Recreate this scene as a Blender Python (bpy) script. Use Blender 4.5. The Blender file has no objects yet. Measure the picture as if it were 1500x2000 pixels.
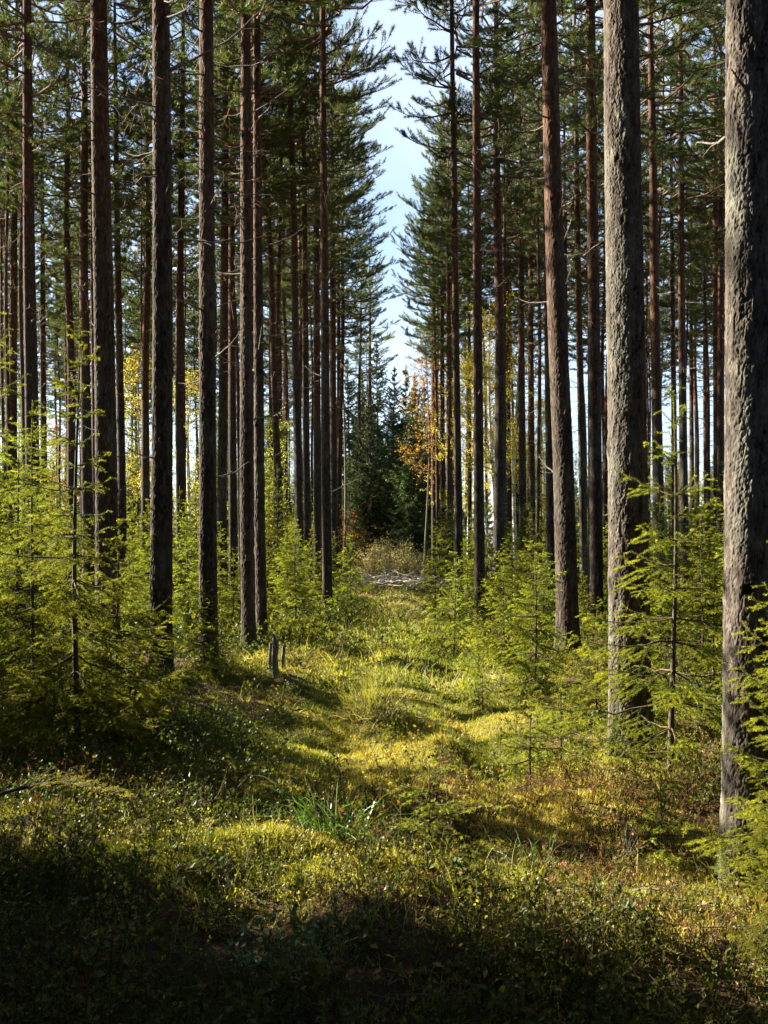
import bpy, math, random
import numpy as np
from mathutils import Vector, Matrix, Euler

SC = bpy.context.scene
COL = SC.collection
R = math.radians

# ------------------------------------------------------------------ camera, sky, sun, exposure
F = 2000.0                      # focal length in pixels of the 1500 x 2000 photograph
HY = 1060.0                     # its horizon row
CAMZ = 1.6
cam_d = bpy.data.cameras.new('camera')
cam_d.sensor_fit = 'HORIZONTAL'
cam_d.sensor_width = 24.0
cam_d.lens = 24.0 * F / 1500.0
cam_d.shift_y = (HY - 1000.0) / 1500.0
cam_d.clip_start = 0.05
cam_d.clip_end = 3000.0
cam = bpy.data.objects.new('camera', cam_d)
COL.objects.link(cam)
cam.location = (0, 0, CAMZ)
cam.rotation_euler = (R(90), 0, 0)
SC.camera = cam

SUN_EL = R(27.0)
SUN_AZ = R(-68.0)               # clockwise from +Y (the view direction): the sun stands to the left
SUN = np.array([math.sin(SUN_AZ) * math.cos(SUN_EL), math.cos(SUN_AZ) * math.cos(SUN_EL), math.sin(SUN_EL)])
world = bpy.data.worlds.new('World')
SC.world = world
world.use_nodes = True
wn = world.node_tree
for n in list(wn.nodes):
    wn.nodes.remove(n)
sky = wn.nodes.new('ShaderNodeTexSky')
sky.sky_type = 'NISHITA'
sky.sun_disc = False
sky.sun_elevation = SUN_EL
sky.sun_rotation = SUN_AZ
sky.air_density = 0.85
sky.dust_density = 0.6
sky.ozone_density = 1.5
bg = wn.nodes.new('ShaderNodeBackground')
bg.inputs['Strength'].default_value = 0.05
wo = wn.nodes.new('ShaderNodeOutputWorld')
tcw = wn.nodes.new('ShaderNodeTexCoord')       # thin bright cloud veil standing in the north, ahead of the view
cn = wn.nodes.new('ShaderNodeTexNoise'); cn.inputs['Scale'].default_value = 5.0; cn.inputs['Detail'].default_value = 6.0
wn.links.new(tcw.outputs['Generated'], cn.inputs['Vector'])
cr = wn.nodes.new('ShaderNodeValToRGB'); cr.color_ramp.elements[0].position = .34; cr.color_ramp.elements[1].position = .62
cr.color_ramp.elements[1].color = (.60, .60, .60, 1)
wn.links.new(cn.outputs['Fac'], cr.inputs[0])
sx = wn.nodes.new('ShaderNodeSeparateXYZ'); wn.links.new(tcw.outputs['Generated'], sx.inputs[0])
mr = wn.nodes.new('ShaderNodeMapRange'); mr.interpolation_type = 'SMOOTHSTEP'
mr.inputs['From Min'].default_value = .55; mr.inputs['From Max'].default_value = .85
wn.links.new(sx.outputs[1], mr.inputs['Value'])
mm = wn.nodes.new('ShaderNodeMath'); mm.operation = 'MULTIPLY'
wn.links.new(cr.outputs[0], mm.inputs[0]); wn.links.new(mr.outputs[0], mm.inputs[1])
mc = wn.nodes.new('ShaderNodeMix'); mc.data_type = 'RGBA'
wn.links.new(mm.outputs[0], mc.inputs[0]); wn.links.new(sky.outputs[0], mc.inputs[6]); mc.inputs[7].default_value = (3.5, 4.0, 4.6, 1)
wn.links.new(mc.outputs[2], bg.inputs['Color'])
wn.links.new(bg.outputs[0], wo.inputs['Surface'])

sun_d = bpy.data.lights.new('sun', 'SUN')
sun_d.energy = 5.0
sun_d.angle = R(0.53)
sun_d.color = (1.0, 0.92, 0.77)
sun = bpy.data.objects.new('sun', sun_d)
COL.objects.link(sun)
sun.rotation_euler = Vector(tuple(-SUN)).to_track_quat('-Z', 'Y').to_euler()
sun.location = tuple(SUN * 60)

SC.view_settings.view_transform = 'Standard'
SC.view_settings.look = 'None'
SC.view_settings.exposure = 2.65
SC.view_settings.gamma = 1.0
SC.render.engine = 'CYCLES'
cy = SC.cycles
cy.max_bounces = 6
cy.diffuse_bounces = 1
cy.glossy_bounces = 2
cy.transmission_bounces = 4
cy.transparent_max_bounces = 4
cy.use_adaptive_sampling = True
cy.adaptive_threshold = 0.02
cy.use_denoising = True
cy.sample_clamp_indirect = 4.0

# ------------------------------------------------------------------ numeric helpers
def unit(v):
    n = np.linalg.norm(v, axis=-1, keepdims=True)
    return v / np.maximum(n, 1e-9)

def _hash(ix, iy, iz, seed):
    h = (ix.astype(np.int64) * 374761393 + iy.astype(np.int64) * 668265263 + iz.astype(np.int64) * 2147483647 + seed * 974634777) & 0xFFFFFFFF
    h = ((h ^ (h >> 13)) * 1274126177) & 0xFFFFFFFF
    h = h ^ (h >> 16)
    return (h & 0xFFFFFF) / float(0xFFFFFF)

def noise3(x, y, z, seed=0):
    x, y, z = np.broadcast_arrays(np.asarray(x, float), np.asarray(y, float), np.asarray(z, float))
    fx, fy, fz = np.floor(x), np.floor(y), np.floor(z)
    ix, iy, iz = fx.astype(np.int64), fy.astype(np.int64), fz.astype(np.int64)
    tx, ty, tz = x - fx, y - fy, z - fz
    tx = tx * tx * (3 - 2 * tx); ty = ty * ty * (3 - 2 * ty); tz = tz * tz * (3 - 2 * tz)
    out = 0
    for dx in (0, 1):
        for dy in (0, 1):
            for dz in (0, 1):
                w = (tx if dx else 1 - tx) * (ty if dy else 1 - ty) * (tz if dz else 1 - tz)
                out = out + w * _hash(ix + dx, iy + dy, iz + dz, seed)
    return out

def noise2(x, y, seed=0):
    x, y = np.broadcast_arrays(np.asarray(x, float), np.asarray(y, float))
    fx, fy = np.floor(x), np.floor(y)
    ix, iy = fx.astype(np.int64), fy.astype(np.int64)
    tx, ty = x - fx, y - fy
    tx = tx * tx * (3 - 2 * tx); ty = ty * ty * (3 - 2 * ty)
    z = np.zeros_like(ix)
    a = _hash(ix, iy, z, seed); b = _hash(ix + 1, iy, z, seed)
    c = _hash(ix, iy + 1, z, seed); d = _hash(ix + 1, iy + 1, z, seed)
    return (a * (1 - tx) + b * tx) * (1 - ty) + (c * (1 - tx) + d * tx) * ty

def sstep(a, b, x):
    t = np.clip((x - a) / (b - a), 0, 1)
    return t * t * (3 - 2 * t)

class Geo:
    """collects triangles of one mesh, each with a material slot and a float 'tone'"""
    def __init__(self):
        self.v, self.f, self.m, self.t, self.n, self.sm = [], [], [], [], 0, []
    def add(self, V, T, mat=0, tone=None, smooth=False):
        V = np.asarray(V, np.float32).reshape(-1, 3); T = np.asarray(T, np.int64).reshape(-1, 3)
        if len(T) == 0:
            return
        self.v.append(V); self.f.append(T + self.n)
        self.m.append(np.full(len(T), mat, np.int32))
        self.sm.append(np.full(len(T), smooth, bool))
        if tone is None:
            tone = 0.0
        self.t.append(np.broadcast_to(np.asarray(tone, np.float32), (len(V),)).astype(np.float32))
        self.n += len(V)
    def arrays(self):
        return (np.concatenate(self.v), np.concatenate(self.f), np.concatenate(self.m), np.concatenate(self.t), np.concatenate(self.sm))
    def mesh(self, name, mats):
        V, T, M, t, S = self.arrays()
        return make_mesh(name, V, T, mats, M, t, S)

def make_mesh(name, V, T, mats, M=None, tone=None, smooth=None):
    me = bpy.data.meshes.new(name)
    nf = len(T)
    me.vertices.add(len(V)); me.vertices.foreach_set('co', np.ascontiguousarray(V, np.float32).ravel())
    me.loops.add(nf * 3); me.loops.foreach_set('vertex_index', np.ascontiguousarray(T, np.int32).ravel())
    me.polygons.add(nf)
    me.polygons.foreach_set('loop_start', np.arange(0, nf * 3, 3, dtype=np.int32))
    if M is not None:
        me.polygons.foreach_set('material_index', np.ascontiguousarray(M, np.int32))
    if smooth is not None:
        me.polygons.foreach_set('use_smooth', np.ascontiguousarray(np.broadcast_to(smooth, (nf,)), bool))
    for m in mats:
        me.materials.append(m)
    if tone is not None:
        a = me.attributes.new('tone', 'FLOAT', 'POINT')
        a.data.foreach_set('value', np.ascontiguousarray(tone, np.float32))
    me.update(calc_edges=True)
    return me

def tubes(P, Rr, segs):
    """P (m,n,3) centre lines, Rr (m,n) radii -> verts, tris"""
    P = np.asarray(P, float); Rr = np.asarray(Rr, float)
    m, n, _ = P.shape
    ax = unit(P[:, -1] - P[:, 0])
    ref = np.where(np.abs(ax[:, 2:3]) > 0.9, np.array([[1.0, 0, 0]]), np.array([[0, 0, 1.0]]))
    u = unit(np.cross(ax, ref)); w = np.cross(ax, u)
    a = np.linspace(0, 2 * math.pi, segs, endpoint=False)
    ring = np.cos(a)[None, :, None] * u[:, None, :] + np.sin(a)[None, :, None] * w[:, None, :]
    V = P[:, :, None, :] + Rr[:, :, None, None] * ring[:, None, :, :]
    idx = np.arange(m * n * segs).reshape(m, n, segs)
    a0 = idx[:, :-1, :]; a1 = np.roll(a0, -1, axis=2); b0 = idx[:, 1:, :]; b1 = np.roll(b0, -1, axis=2)
    T = np.concatenate([np.stack([a0, a1, b1], -1).reshape(-1, 3), np.stack([a0, b1, b0], -1).reshape(-1, 3)])
    return V.reshape(-1, 3), T

def blades(P, D, L, W, rng):
    """single-triangle blades (needles)"""
    N = len(P)
    side = unit(np.cross(D, rng.normal(size=(N, 3))))
    V = np.empty((N, 3, 3))
    V[:, 0] = P - side * (W * 0.5)[:, None]
    V[:, 1] = P + side * (W * 0.5)[:, None]
    V[:, 2] = P + D * L[:, None]
    return V.reshape(-1, 3), np.arange(N * 3).reshape(N, 3)

def leaves(P, D, Nn, L, W):
    """folded four-corner leaves: base P, direction D, normal Nn"""
    N = len(P)
    side = unit(np.cross(D, Nn)); up = np.cross(side, D)
    V = np.empty((N, 4, 3))
    V[:, 0] = P
    V[:, 1] = P + D * (L * .5)[:, None] + side * (W * .5)[:, None] + up * (W * .12)[:, None]
    V[:, 2] = P + D * L[:, None]
    V[:, 3] = P + D * (L * .5)[:, None] - side * (W * .5)[:, None] + up * (W * .12)[:, None]
    i = np.arange(N) * 4
    T = np.concatenate([np.stack([i, i + 1, i + 2], 1), np.stack([i, i + 2, i + 3], 1)])
    return V.reshape(-1, 3), T

def ribbons(P, D, L, W, bend, rng, n=5):
    """grass blades: arching tapered strips"""
    N = len(P)
    t = np.linspace(0, 1, n)
    hor = unit(np.stack([D[:, 0], D[:, 1], np.zeros(N)], 1) + 1e-6)
    C = P[:, None, :] + D[:, None, :] * (L[:, None] * t[None])[:, :, None]
    C = C + hor[:, None, :] * (bend * L)[:, None, None] * (t ** 2)[None, :, None] * .55
    C[:, :, 2] -= (bend * L)[:, None] * (t ** 2.4)[None] * .75
    ang = rng.uniform(0, 2 * math.pi, N)
    side = unit(np.cross(D, np.stack([np.cos(ang), np.sin(ang), np.zeros(N)], 1)))
    wid = W[:, None] * (1 - t[None] ** 1.6 * .93)
    A = C - side[:, None] * wid[:, :, None] * .5
    B = C + side[:, None] * wid[:, :, None] * .5
    V = np.stack([A, B], 2)
    idx = np.arange(N * n * 2).reshape(N, n, 2)
    a, b, c, d = idx[:, :-1, 0], idx[:, :-1, 1], idx[:, 1:, 1], idx[:, 1:, 0]
    T = np.concatenate([np.stack([a, b, c], -1).reshape(-1, 3), np.stack([a, c, d], -1).reshape(-1, 3)])
    return V.reshape(-1, 3), T, np.tile(np.repeat(t, 2), N)

# ------------------------------------------------------------------ the lie of the land
HUMPS = [  # x, y, height, radius
    (-0.13, 9.4, .24, .36), (0.50, 8.3, .19, .22), (-.55, 5.15, .10, .35), (-1.05, 5.0, .08, .40),
    (0.9, 6.3, .10, .6), (-2.6, 5.6, .12, .8), (1.6, 7.3, .12, .7), (0.0, 17.5, .16, 1.1), (0.35, 34.0, .45, 2.6),
    (-3.4, 9.5, .18, 1.6), (2.8, 9.5, .14, 1.4), (-.5, 14.0, .12, .7), (0.7, 14.6, .1, .6), (-1.8, 12.0, .14, .8), (0.1, 6.4, .10, .45)]

FIT = []    # levels the ground under the near trunks to where the photograph shows their feet

_hr = random.Random(3)
for _k in range(60):
    _y = 4.6 + 17 * _hr.random() ** 1.3
    HUMPS.append((.1 + .014 * _y + _hr.uniform(-1.9, 1.9), _y, _hr.uniform(.02, .09), _hr.uniform(.10, .34)))

def path_x(y):
    return 0.10 + 0.014 * y + 0.10 * np.sin(y * .35)

def ground_z(x, y):
    x = np.asarray(x, float); y = np.asarray(y, float)
    h = .20 * (noise2(x * .22, y * .22, 1) - .5) +   .15 * (noise2(x * .7 + 9, y * .7, 2) - .5) + .13 * (noise2(x * 1.9, y * 1.9 + 4, 3) - .5)
    h = h + .055 * (noise2(x * 4.6, y * 4.6, 4) - .5) + .018 * (noise2(x * 11., y * 11., 5) - .5)
    dx = x - path_x(y)
    on = sstep(1.5, .9, np.abs(dx)) * sstep(5.0, 7.5, y)
    h = h * (1 - .45 * on)
    h = h - .07 * on - .095 * on * (np.exp(-((np.abs(dx) - .62) / .22) ** 2)) + .05 * on * np.exp(-(dx / .25) ** 2)
    for hx, hy, hh, hr in HUMPS:
        h = h + hh * np.exp(-((x - hx) ** 2 + (y - hy) ** 2) / (hr * hr))
    h = h - .02
    for fx, fy, fz, fr in FIT:
        h = h + fz * np.exp(-((x - fx) ** 2 + (y - fy) ** 2) / (fr * fr))
    return h

def gz(x, y):
    return float(ground_z(np.array([x]), np.array([y]))[0])

def wx(px, d):
    return (px - 750.0) / F * d

def wz(py, d):
    return CAMZ - (py - HY) / F * d

# the pines the photograph shows one by one: stem centres in its pixels (top to bottom), distance, width in pixels, label
GP = 'pines lining the mossy ride'
HEROES = [
    # left of the ride
    ([(193, 0), (197, 300), (203, 600), (207, 900), (209, 1260)], 15.5, 37, 'straight pine rising behind the bright young spruce, thick dark trunk with a narrow sunlit edge'),
    ([(315, 0), (317, 300), (318, 600), (316, 1000), (313, 1325)], 11.85, 36, 'thickest dark pine trunk on the left side, foot hidden in blackened shade beside bright spruces'),
    ([(403, 0), (404, 300), (405, 600), (406, 900), (407, 1300)], 12.8, 30, 'tall straight pine whose lower trunk carries small green twigs, just behind the thickest left trunk'),
    ([(480, 0), (480, 300), (481, 700), (481, 1000), (487, 1262)], 15.2, 23, 'dark pine with a blackened foot, nearer one of the close pair beside three grey stakes'),
    ([(501, 0), (503, 400), (505, 700), (507, 1000), (512, 1262)], 15.8, 19, 'reddish pine standing tight against its darker twin, right above the three grey stakes'),
    ([(53, 0), (57, 500), (62, 800), (66, 1200)], 20.0, 23, 'mid-thick grey pine standing behind the dark spruce at the far left edge'),
    ([(32, 100), (27, 500), (25, 900)], 27.0, 13, 'thin pine with an orange upper stem, leftmost trunk in the view'),
    ([(165, 150), (163, 500), (168, 800), (172, 1050)], 24.5, 17, 'reddish pine half hidden behind the straight trunk with the narrow sunlit edge'),
    ([(178, 200), (181, 600), (186, 1000)], 30.0, 8, 'very thin pale stem squeezed between a red trunk and a thick dark one'),
    ([(224, 0), (228, 400), (231, 600), (237, 900), (240, 1100)], 26.0, 14, 'slender pine with dark brown stem just right of the straight sun-edged trunk'),
    ([(83, 450), (84, 700), (86, 1000)], 34.0, 10, 'distant thin pine in a bright sky gap near the left edge'),
    ([(357, 180), (351, 600), (350, 800), (354, 1120)], 26.0, 14, 'orange barked pine in the gap between the two thick left trunks'),
    ([(441, 100), (439, 500), (437, 700), (433, 1000), (435, 1150)], 24.0, 15, 'red-brown pine immediately right of the trunk carrying green twigs'),
    ([(452, 100), (453, 600), (456, 1150)], 26.5, 13, 'plain grey pine in deep shade next to the dark paired trunks'),
    ([(284, 600), (284, 800), (286, 1000)], 38.0, 9, 'thin dark pine in front of the yellow birch leaves left of the thickest left trunk'),
    ([(567, 200), (574, 400), (577, 700), (583, 950), (587, 1140)], 23.5, 14, 'gently curving dark pine, first in the row beyond the close pair'),
    ([(583, 60), (594, 300), (596, 600), (598, 900), (603, 1120)], 26.5, 12, 'sunlit grey pine just behind the gently curving one on the left side'),
    ([(616, 250), (618, 400), (619, 700), (620, 1000), (622, 1140)], 30.0, 12, 'slim red-brown pine on the left edge of the ride, third beyond the close pair'),
    ([(633, 450), (635, 600), (636, 900), (640, 1208)], 20.8, 15, 'dark pine on the left edge of the ride beside a dense dark young spruce'),
    ([(649, 500), (650, 600), (651, 900), (653, 1090)], 33.0, 11, 'reddish thin pine right of the dark trunk that has a dense spruce at its foot'),
    ([(661, 550), (662, 800), (663, 1050)], 42.0, 7, 'thin far pine, last living trunk on the left edge of the ride'),
    ([(529, 650), (529, 800), (530, 950)], 42.0, 7, 'thin bright pine deep in the stand, first of three right of the close pair'),
    ([(545, 650), (546, 800), (547, 950)], 44.0, 8, 'thin bright pine deep in the stand, middle of three right of the close pair'),
    ([(556, 650), (557, 800), (558, 950)], 46.0, 6, 'thinnest bright pine deep in the stand, last of three right of the close pair'),
    # right of the ride
    ([(1472, 0), (1473, 600), (1472, 1000), (1470, 1730)], 5.0, 104, 'nearest pine at the right edge with deeply plated grey bark and lichen'),
    ([(1214, 0), (1218, 400), (1224, 700), (1227, 1000), (1229, 1300), (1231, 1492)], 7.44, 71, 'big sunlit pine with scaly grey bark, second nearest trunk, reddish shrubs at its foot'),
    ([(1071, 0), (1078, 300), (1087, 600), (1101, 900), (1110, 1250)], 14.6, 38, 'leaning pine with grey lower trunk and reddish top, left of the big sunlit pine'),
    ([(1154, 100), (1155, 300), (1158, 500), (1160, 700), (1162, 900), (1164, 1170)], 18.0, 25, 'orange stemmed pine in the gap directly beside the big sunlit trunk'),
    ([(930, 60), (932, 500), (934, 800), (937, 1230)], 18.8, 17, 'rust coloured pine at the right edge of the ride, foot in full view'),
    ([(884, 180), (887, 300), (890, 600), (894, 900), (898, 1190)], 23.5, 12, 'slim pine at the right edge of the ride, behind a bushy yellow-green young spruce'),
    ([(970, 350), (972, 450), (977, 650), (976, 900), (973, 1150)], 25.0, 17, 'dark brown pine standing just in front of the white birch'),
    ([(1272, 150), (1275, 300), (1279, 600), (1285, 900), (1288, 1100)], 25.0, 18, 'pine with thin sunlit edge in the sky gap right of the big sunlit trunk'),
    ([(1330, 220), (1330, 400), (1331, 600), (1335, 900), (1338, 1100)], 27.0, 14, 'rust coloured pine with a branching top between the two big right trunks'),
    ([(1311, 300), (1312, 400), (1315, 700), (1318, 1000)], 36.0, 9, 'thin grey pine close beside the rust coloured one with branching top'),
    ([(1397, 300), (1398, 500), (1400, 800), (1402, 1100)], 31.0, 12, 'slender pine next to the nearest big trunk, orange on its sunny side'),
    ([(1411, 500), (1409, 700), (1410, 1000)], 40.0, 7, 'thin dark pine half hidden by the nearest big trunk'),
    ([(1350, 500), (1350, 700), (1352, 1000)], 44.0, 6, 'very thin orange pine in the right sky gap'),
    ([(1376, 480), (1377, 700), (1380, 1000)], 42.0, 7, 'thin red pine with dead twigs in the right sky gap beside the nearest big trunk'),
    ([(1102, 250), (1105, 700), (1108, 1000)], 34.0, 9, 'thin dark red pine close behind the leaning trunk'),
    ([(1124, 150), (1130, 600), (1137, 900), (1141, 1150)], 29.0, 12, 'dark straight pine in the gap between leaning trunk and orange stem'),
    ([(1017, 400), (1018, 600), (1020, 900), (1022, 1100)], 34.0, 11, 'grey pine in front of the pale second birch'),
    ([(1036, 450), (1038, 800), (1040, 1080)], 36.0, 9, 'rusty thin pine left of the leaning trunk'),
    ([(1053, 500), (1054, 800), (1055, 1080)], 42.0, 6, 'thinnest pine left of the leaning trunk, against yellow leaves'),
    ([(1069, 600), (1072, 800), (1077, 1170)], 21.5, 14, 'dark narrow pine touching the left side of the leaning trunk'),
    ([(876, 560), (877, 800), (879, 1050)], 38.0, 9, 'dark red thin pine, right one of two close stems edging the ride'),
    ([(863, 560), (864, 800), (866, 1050)], 42.0, 7, 'dark red thin pine, left one of two close stems edging the ride'),
    ([(847, 650), (848, 800), (850, 1060)], 46.0, 8, 'sunlit far pine with dead twigs standing before the orange aspen leaves'),
    ([(992, 640), (993, 800), (995, 1080)], 38.0, 8, 'thin brown pine right of the white birch'),
    ([(916, 640), (917, 800), (918, 1050)], 42.0, 6, 'thinnest brown pine before the golden leaves behind the rust coloured trunk'),
]
for _p, _d, _w, _l in HEROES:
    if _d < 20:
        _x = wx(_p[-1][0], _d)
        FIT.append((_x, _d, (wz(_p[-1][1], _d) if _d < 8 else 0.0) - (.13 if _d < 6 else .06) - gz(_x, _d), .55 + .03 * _d))
        HUMPS.append((_x, _d, .05 + .0008 * _w * _d / 10, .16 + .010 * _w * _d / 10))

# ------------------------------------------------------------------ materials
def nt(name):
    m = bpy.data.materials.new(name); m.use_nodes = True
    t = m.node_tree
    for n in list(t.nodes):
        t.nodes.remove(n)
    out = t.nodes.new('ShaderNodeOutputMaterial')
    return m, t, out

def ramp(t, fac, stops, interp='LINEAR'):
    r = t.nodes.new('ShaderNodeValToRGB'); r.color_ramp.interpolation = interp
    e = r.color_ramp.elements
    while len(e) < len(stops):
        e.new(0.5)
    for k, (p, c) in enumerate(stops):
        e[k].position = p; e[k].color = (*c, 1)
    t.links.new(fac, r.inputs[0])
    return r.outputs[0]

def mixc(t, fac, a, b, mode='MIX'):
    n = t.nodes.new('ShaderNodeMix'); n.data_type = 'RGBA'; n.blend_type = mode
    for sock, v in ((n.inputs[0], fac), (n.inputs[6], a), (n.inputs[7], b)):
        if hasattr(v, 'is_output'):
            t.links.new(v, sock)
        elif isinstance(v, (int, float)):
            sock.default_value = v
        else:
            sock.default_value = (*v, 1)
    return n.outputs[2]

def math_n(t, op, a, b=None, c=None):
    n = t.nodes.new('ShaderNodeMath'); n.operation = op
    for k, v in enumerate((a, b, c)):
        if v is None:
            continue
        if hasattr(v, 'is_output'):
            t.links.new(v, n.inputs[k])
        else:
            n.inputs[k].default_value = v
    return n.outputs[0]

def tex(t, kind, vec, scale, **kw):
    n = t.nodes.new(kind)
    t.links.new(vec, n.inputs['Vector'])
    n.inputs['Scale'].default_value = scale
    for k, v in kw.items():
        if k in n.inputs:
            n.inputs[k].default_value = v
        else:
            setattr(n, k, v)
    return n

def leaf_mat(name, stops, tip=None, transl=.42, rough=.5, spec=.25, tip_amount=.7, patch=False):
    """stops: colours picked per leaf; tip: colour of young growth at the twig ends (attribute tone)"""
    m, t, out = nt(name)
    g = t.nodes.new('ShaderNodeNewGeometry')
    oi = t.nodes.new('ShaderNodeObjectInfo')
    fac = g.outputs['Random Per Island']
    if patch:
        pa = t.nodes.new('ShaderNodeAttribute'); pa.attribute_name = 'tone'
        fac = math_n(t, 'MULTIPLY_ADD', fac, .30, math_n(t, 'MULTIPLY', pa.outputs['Fac'], .70))
    col = ramp(t, fac, stops)
    if tip is not None:
        at = t.nodes.new('ShaderNodeAttribute'); at.attribute_name = 'tone'
        f = math_n(t, 'MULTIPLY', at.outputs['Fac'], tip_amount)
        col = mixc(t, f, col, tip)
    hs = t.nodes.new('ShaderNodeHueSaturation')
    t.links.new(col, hs.inputs['Color'])
    t.links.new(math_n(t, 'MULTIPLY_ADD', oi.outputs['Random'], .5, .75), hs.inputs['Value'])
    t.links.new(math_n(t, 'MULTIPLY_ADD', oi.outputs['Random'], .03, .485), hs.inputs['Hue'])
    p = t.nodes.new('ShaderNodeBsdfPrincipled')
    p.inputs['Roughness'].default_value = rough
    p.inputs['Specular IOR Level'].default_value = spec
    t.links.new(hs.outputs[0], p.inputs['Base Color'])
    tr = t.nodes.new('ShaderNodeBsdfTranslucent')
    warm = mixc(t, 1.0, hs.outputs[0], (1.25, 1.2, .55), 'MULTIPLY')
    t.links.new(warm, tr.inputs['Color'])
    mx = t.nodes.new('ShaderNodeMixShader'); mx.inputs[0].default_value = transl
    t.links.new(p.outputs[0], mx.inputs[1]); t.links.new(tr.outputs[0], mx.inputs[2])
    t.links.new(mx.outputs[0], out.inputs['Surface'])
    return m

def pine_bark(name, near):
    """grey plated bark below, orange flaking bark higher up"""
    m, t, out = nt(name)
    tc = t.nodes.new('ShaderNodeTexCoord')
    oi = t.nodes.new('ShaderNodeObjectInfo')
    mp = t.nodes.new('ShaderNodeMapping'); mp.inputs['Scale'].default_value = (1, 1, .28)
    t.links.new(tc.outputs['Object'], mp.inputs['Vector'])
    off = t.nodes.new('ShaderNodeVectorMath'); off.operation = 'ADD'
    cmb = t.nodes.new('ShaderNodeCombineXYZ')
    t.links.new(math_n(t, 'MULTIPLY', oi.outputs['Random'], 37.0), cmb.inputs[0])
    t.links.new(math_n(t, 'MULTIPLY', oi.outputs['Random'], 61.0), cmb.inputs[2])
    t.links.new(mp.outputs[0], off.inputs[0]); t.links.new(cmb.outputs[0], off.inputs[1])
    vec = off.outputs[0]
    n1 = tex(t, 'ShaderNodeTexNoise', vec, 26, Detail=6.0, Roughness=.65)
    n2 = tex(t, 'ShaderNodeTexNoise', vec, 5, Detail=4.0)
    vo = tex(t, 'ShaderNodeTexVoronoi', vec, 22, feature='DISTANCE_TO_EDGE')
    wrp = t.nodes.new('ShaderNodeVectorMath'); wrp.operation = 'MULTIPLY_ADD'
    t.links.new(n1.outputs['Color'], wrp.inputs[0]); wrp.inputs[1].default_value = (.05, .05, .05); t.links.new(vec, wrp.inputs[2])
    t.links.new(wrp.outputs[0], vo.inputs['Vector'])
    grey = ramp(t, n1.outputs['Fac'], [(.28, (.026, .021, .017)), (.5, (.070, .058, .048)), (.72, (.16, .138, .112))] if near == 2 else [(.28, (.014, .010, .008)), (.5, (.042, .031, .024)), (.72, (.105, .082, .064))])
    lich = ramp(t, n2.outputs['Fac'], [(.52, (0, 0, 0)), (.66, (1, 1, 1))])
    grey = mixc(t, math_n(t, 'MULTIPLY', lich, .45 if near == 2 else .22), grey, (.17, .18, .145))
    red = ramp(t, n1.outputs['Fac'], [(.3, (.036, .016, .009)), (.55, (.115, .050, .024)), (.75, (.24, .12, .06))])
    sp = t.nodes.new('ShaderNodeSeparateXYZ'); t.links.new(tc.outputs['Object'], sp.inputs[0])
    zz = math_n(t, 'MULTIPLY_ADD', n2.outputs['Fac'], 2.5, sp.outputs[2])
    zz = math_n(t, 'MULTIPLY_ADD', oi.outputs['Random'], 2.0, zz)
    up = t.nodes.new('ShaderNodeMapRange'); up.interpolation_type = 'SMOOTHSTEP'
    t.links.new(zz, up.inputs['Value']); up.inputs['From Min'].default_value = 5.2; up.inputs['From Max'].default_value = 10.5
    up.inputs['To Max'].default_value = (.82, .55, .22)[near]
    col = mixc(t, up.outputs[0], grey, red)
    if near:
        lo = t.nodes.new('ShaderNodeMapRange'); t.links.new(math_n(t, 'MULTIPLY_ADD', n2.outputs['Fac'], -.7, sp.outputs[2]), lo.inputs['Value'])
        lo.inputs['From Min'].default_value = -.22; lo.inputs['From Max'].default_value = .02; lo.inputs['To Min'].default_value = .8; lo.inputs['To Max'].default_value = 0
        col = mixc(t, lo.outputs[0], col, (.045, .055, .012))
    crack = ramp(t, vo.outputs['Distance'], [(.0, (.25, .22, .2)), (.10, (1, 1, 1))])
    if near:
        at = t.nodes.new('ShaderNodeAttribute'); at.attribute_name = 'tone'
        crack = ramp(t, at.outputs['Fac'], [(.0, (.16, .13, .12)), (.34, (.75, .72, .70)), (1.0, (1.25, 1.22, 1.18))])
        sc = tex(t, 'ShaderNodeTexNoise', vec, 90, Detail=4.0)
        crack = mixc(t, .6, crack, ramp(t, sc.outputs['Fac'], [(.3, (.5, .5, .5)), (.7, (1.35, 1.35, 1.3))]), 'MULTIPLY')
    col = mixc(t, 1.0, col, crack, 'MULTIPLY')
    p = t.nodes.new('ShaderNodeBsdfPrincipled')
    t.links.new(col, p.inputs['Base Color'])
    p.inputs['Roughness'].default_value = .92
    p.inputs['Specular IOR Level'].default_value = .15
    b = t.nodes.new('ShaderNodeBump'); b.inputs['Strength'].default_value = .9; b.inputs['Distance'].default_value = .005 if near == 2 else .012
    hgt = math_n(t, 'MULTIPLY_ADD', n1.outputs['Fac'], .9, math_n(t, 'MINIMUM', vo.outputs['Distance'], .25))
    t.links.new(hgt, b.inputs['Height'])
    t.links.new(b.outputs[0], p.inputs['Normal'])
    t.links.new(p.outputs[0], out.inputs['Surface'])
    return m

def wood_mat(name, a, b, scale=30, rough=.9):
    m, t, out = nt(name)
    tc = t.nodes.new('ShaderNodeTexCoord')
    n1 = tex(t, 'ShaderNodeTexNoise', tc.outputs['Object'], scale, Detail=4.0)
    c = ramp(t, n1.outputs['Fac'], [(.3, a), (.7, b)])
    p = t.nodes.new('ShaderNodeBsdfPrincipled'); p.inputs['Roughness'].default_value = rough
    p.inputs['Specular IOR Level'].default_value = .15
    t.links.new(c, p.inputs['Base Color'])
    bu = t.nodes.new('ShaderNodeBump'); bu.inputs['Strength'].default_value = .6; bu.inputs['Distance'].default_value = .006
    t.links.new(n1.outputs['Fac'], bu.inputs['Height']); t.links.new(bu.outputs[0], p.inputs['Normal'])
    t.links.new(p.outputs[0], out.inputs['Surface'])
    return m

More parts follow.
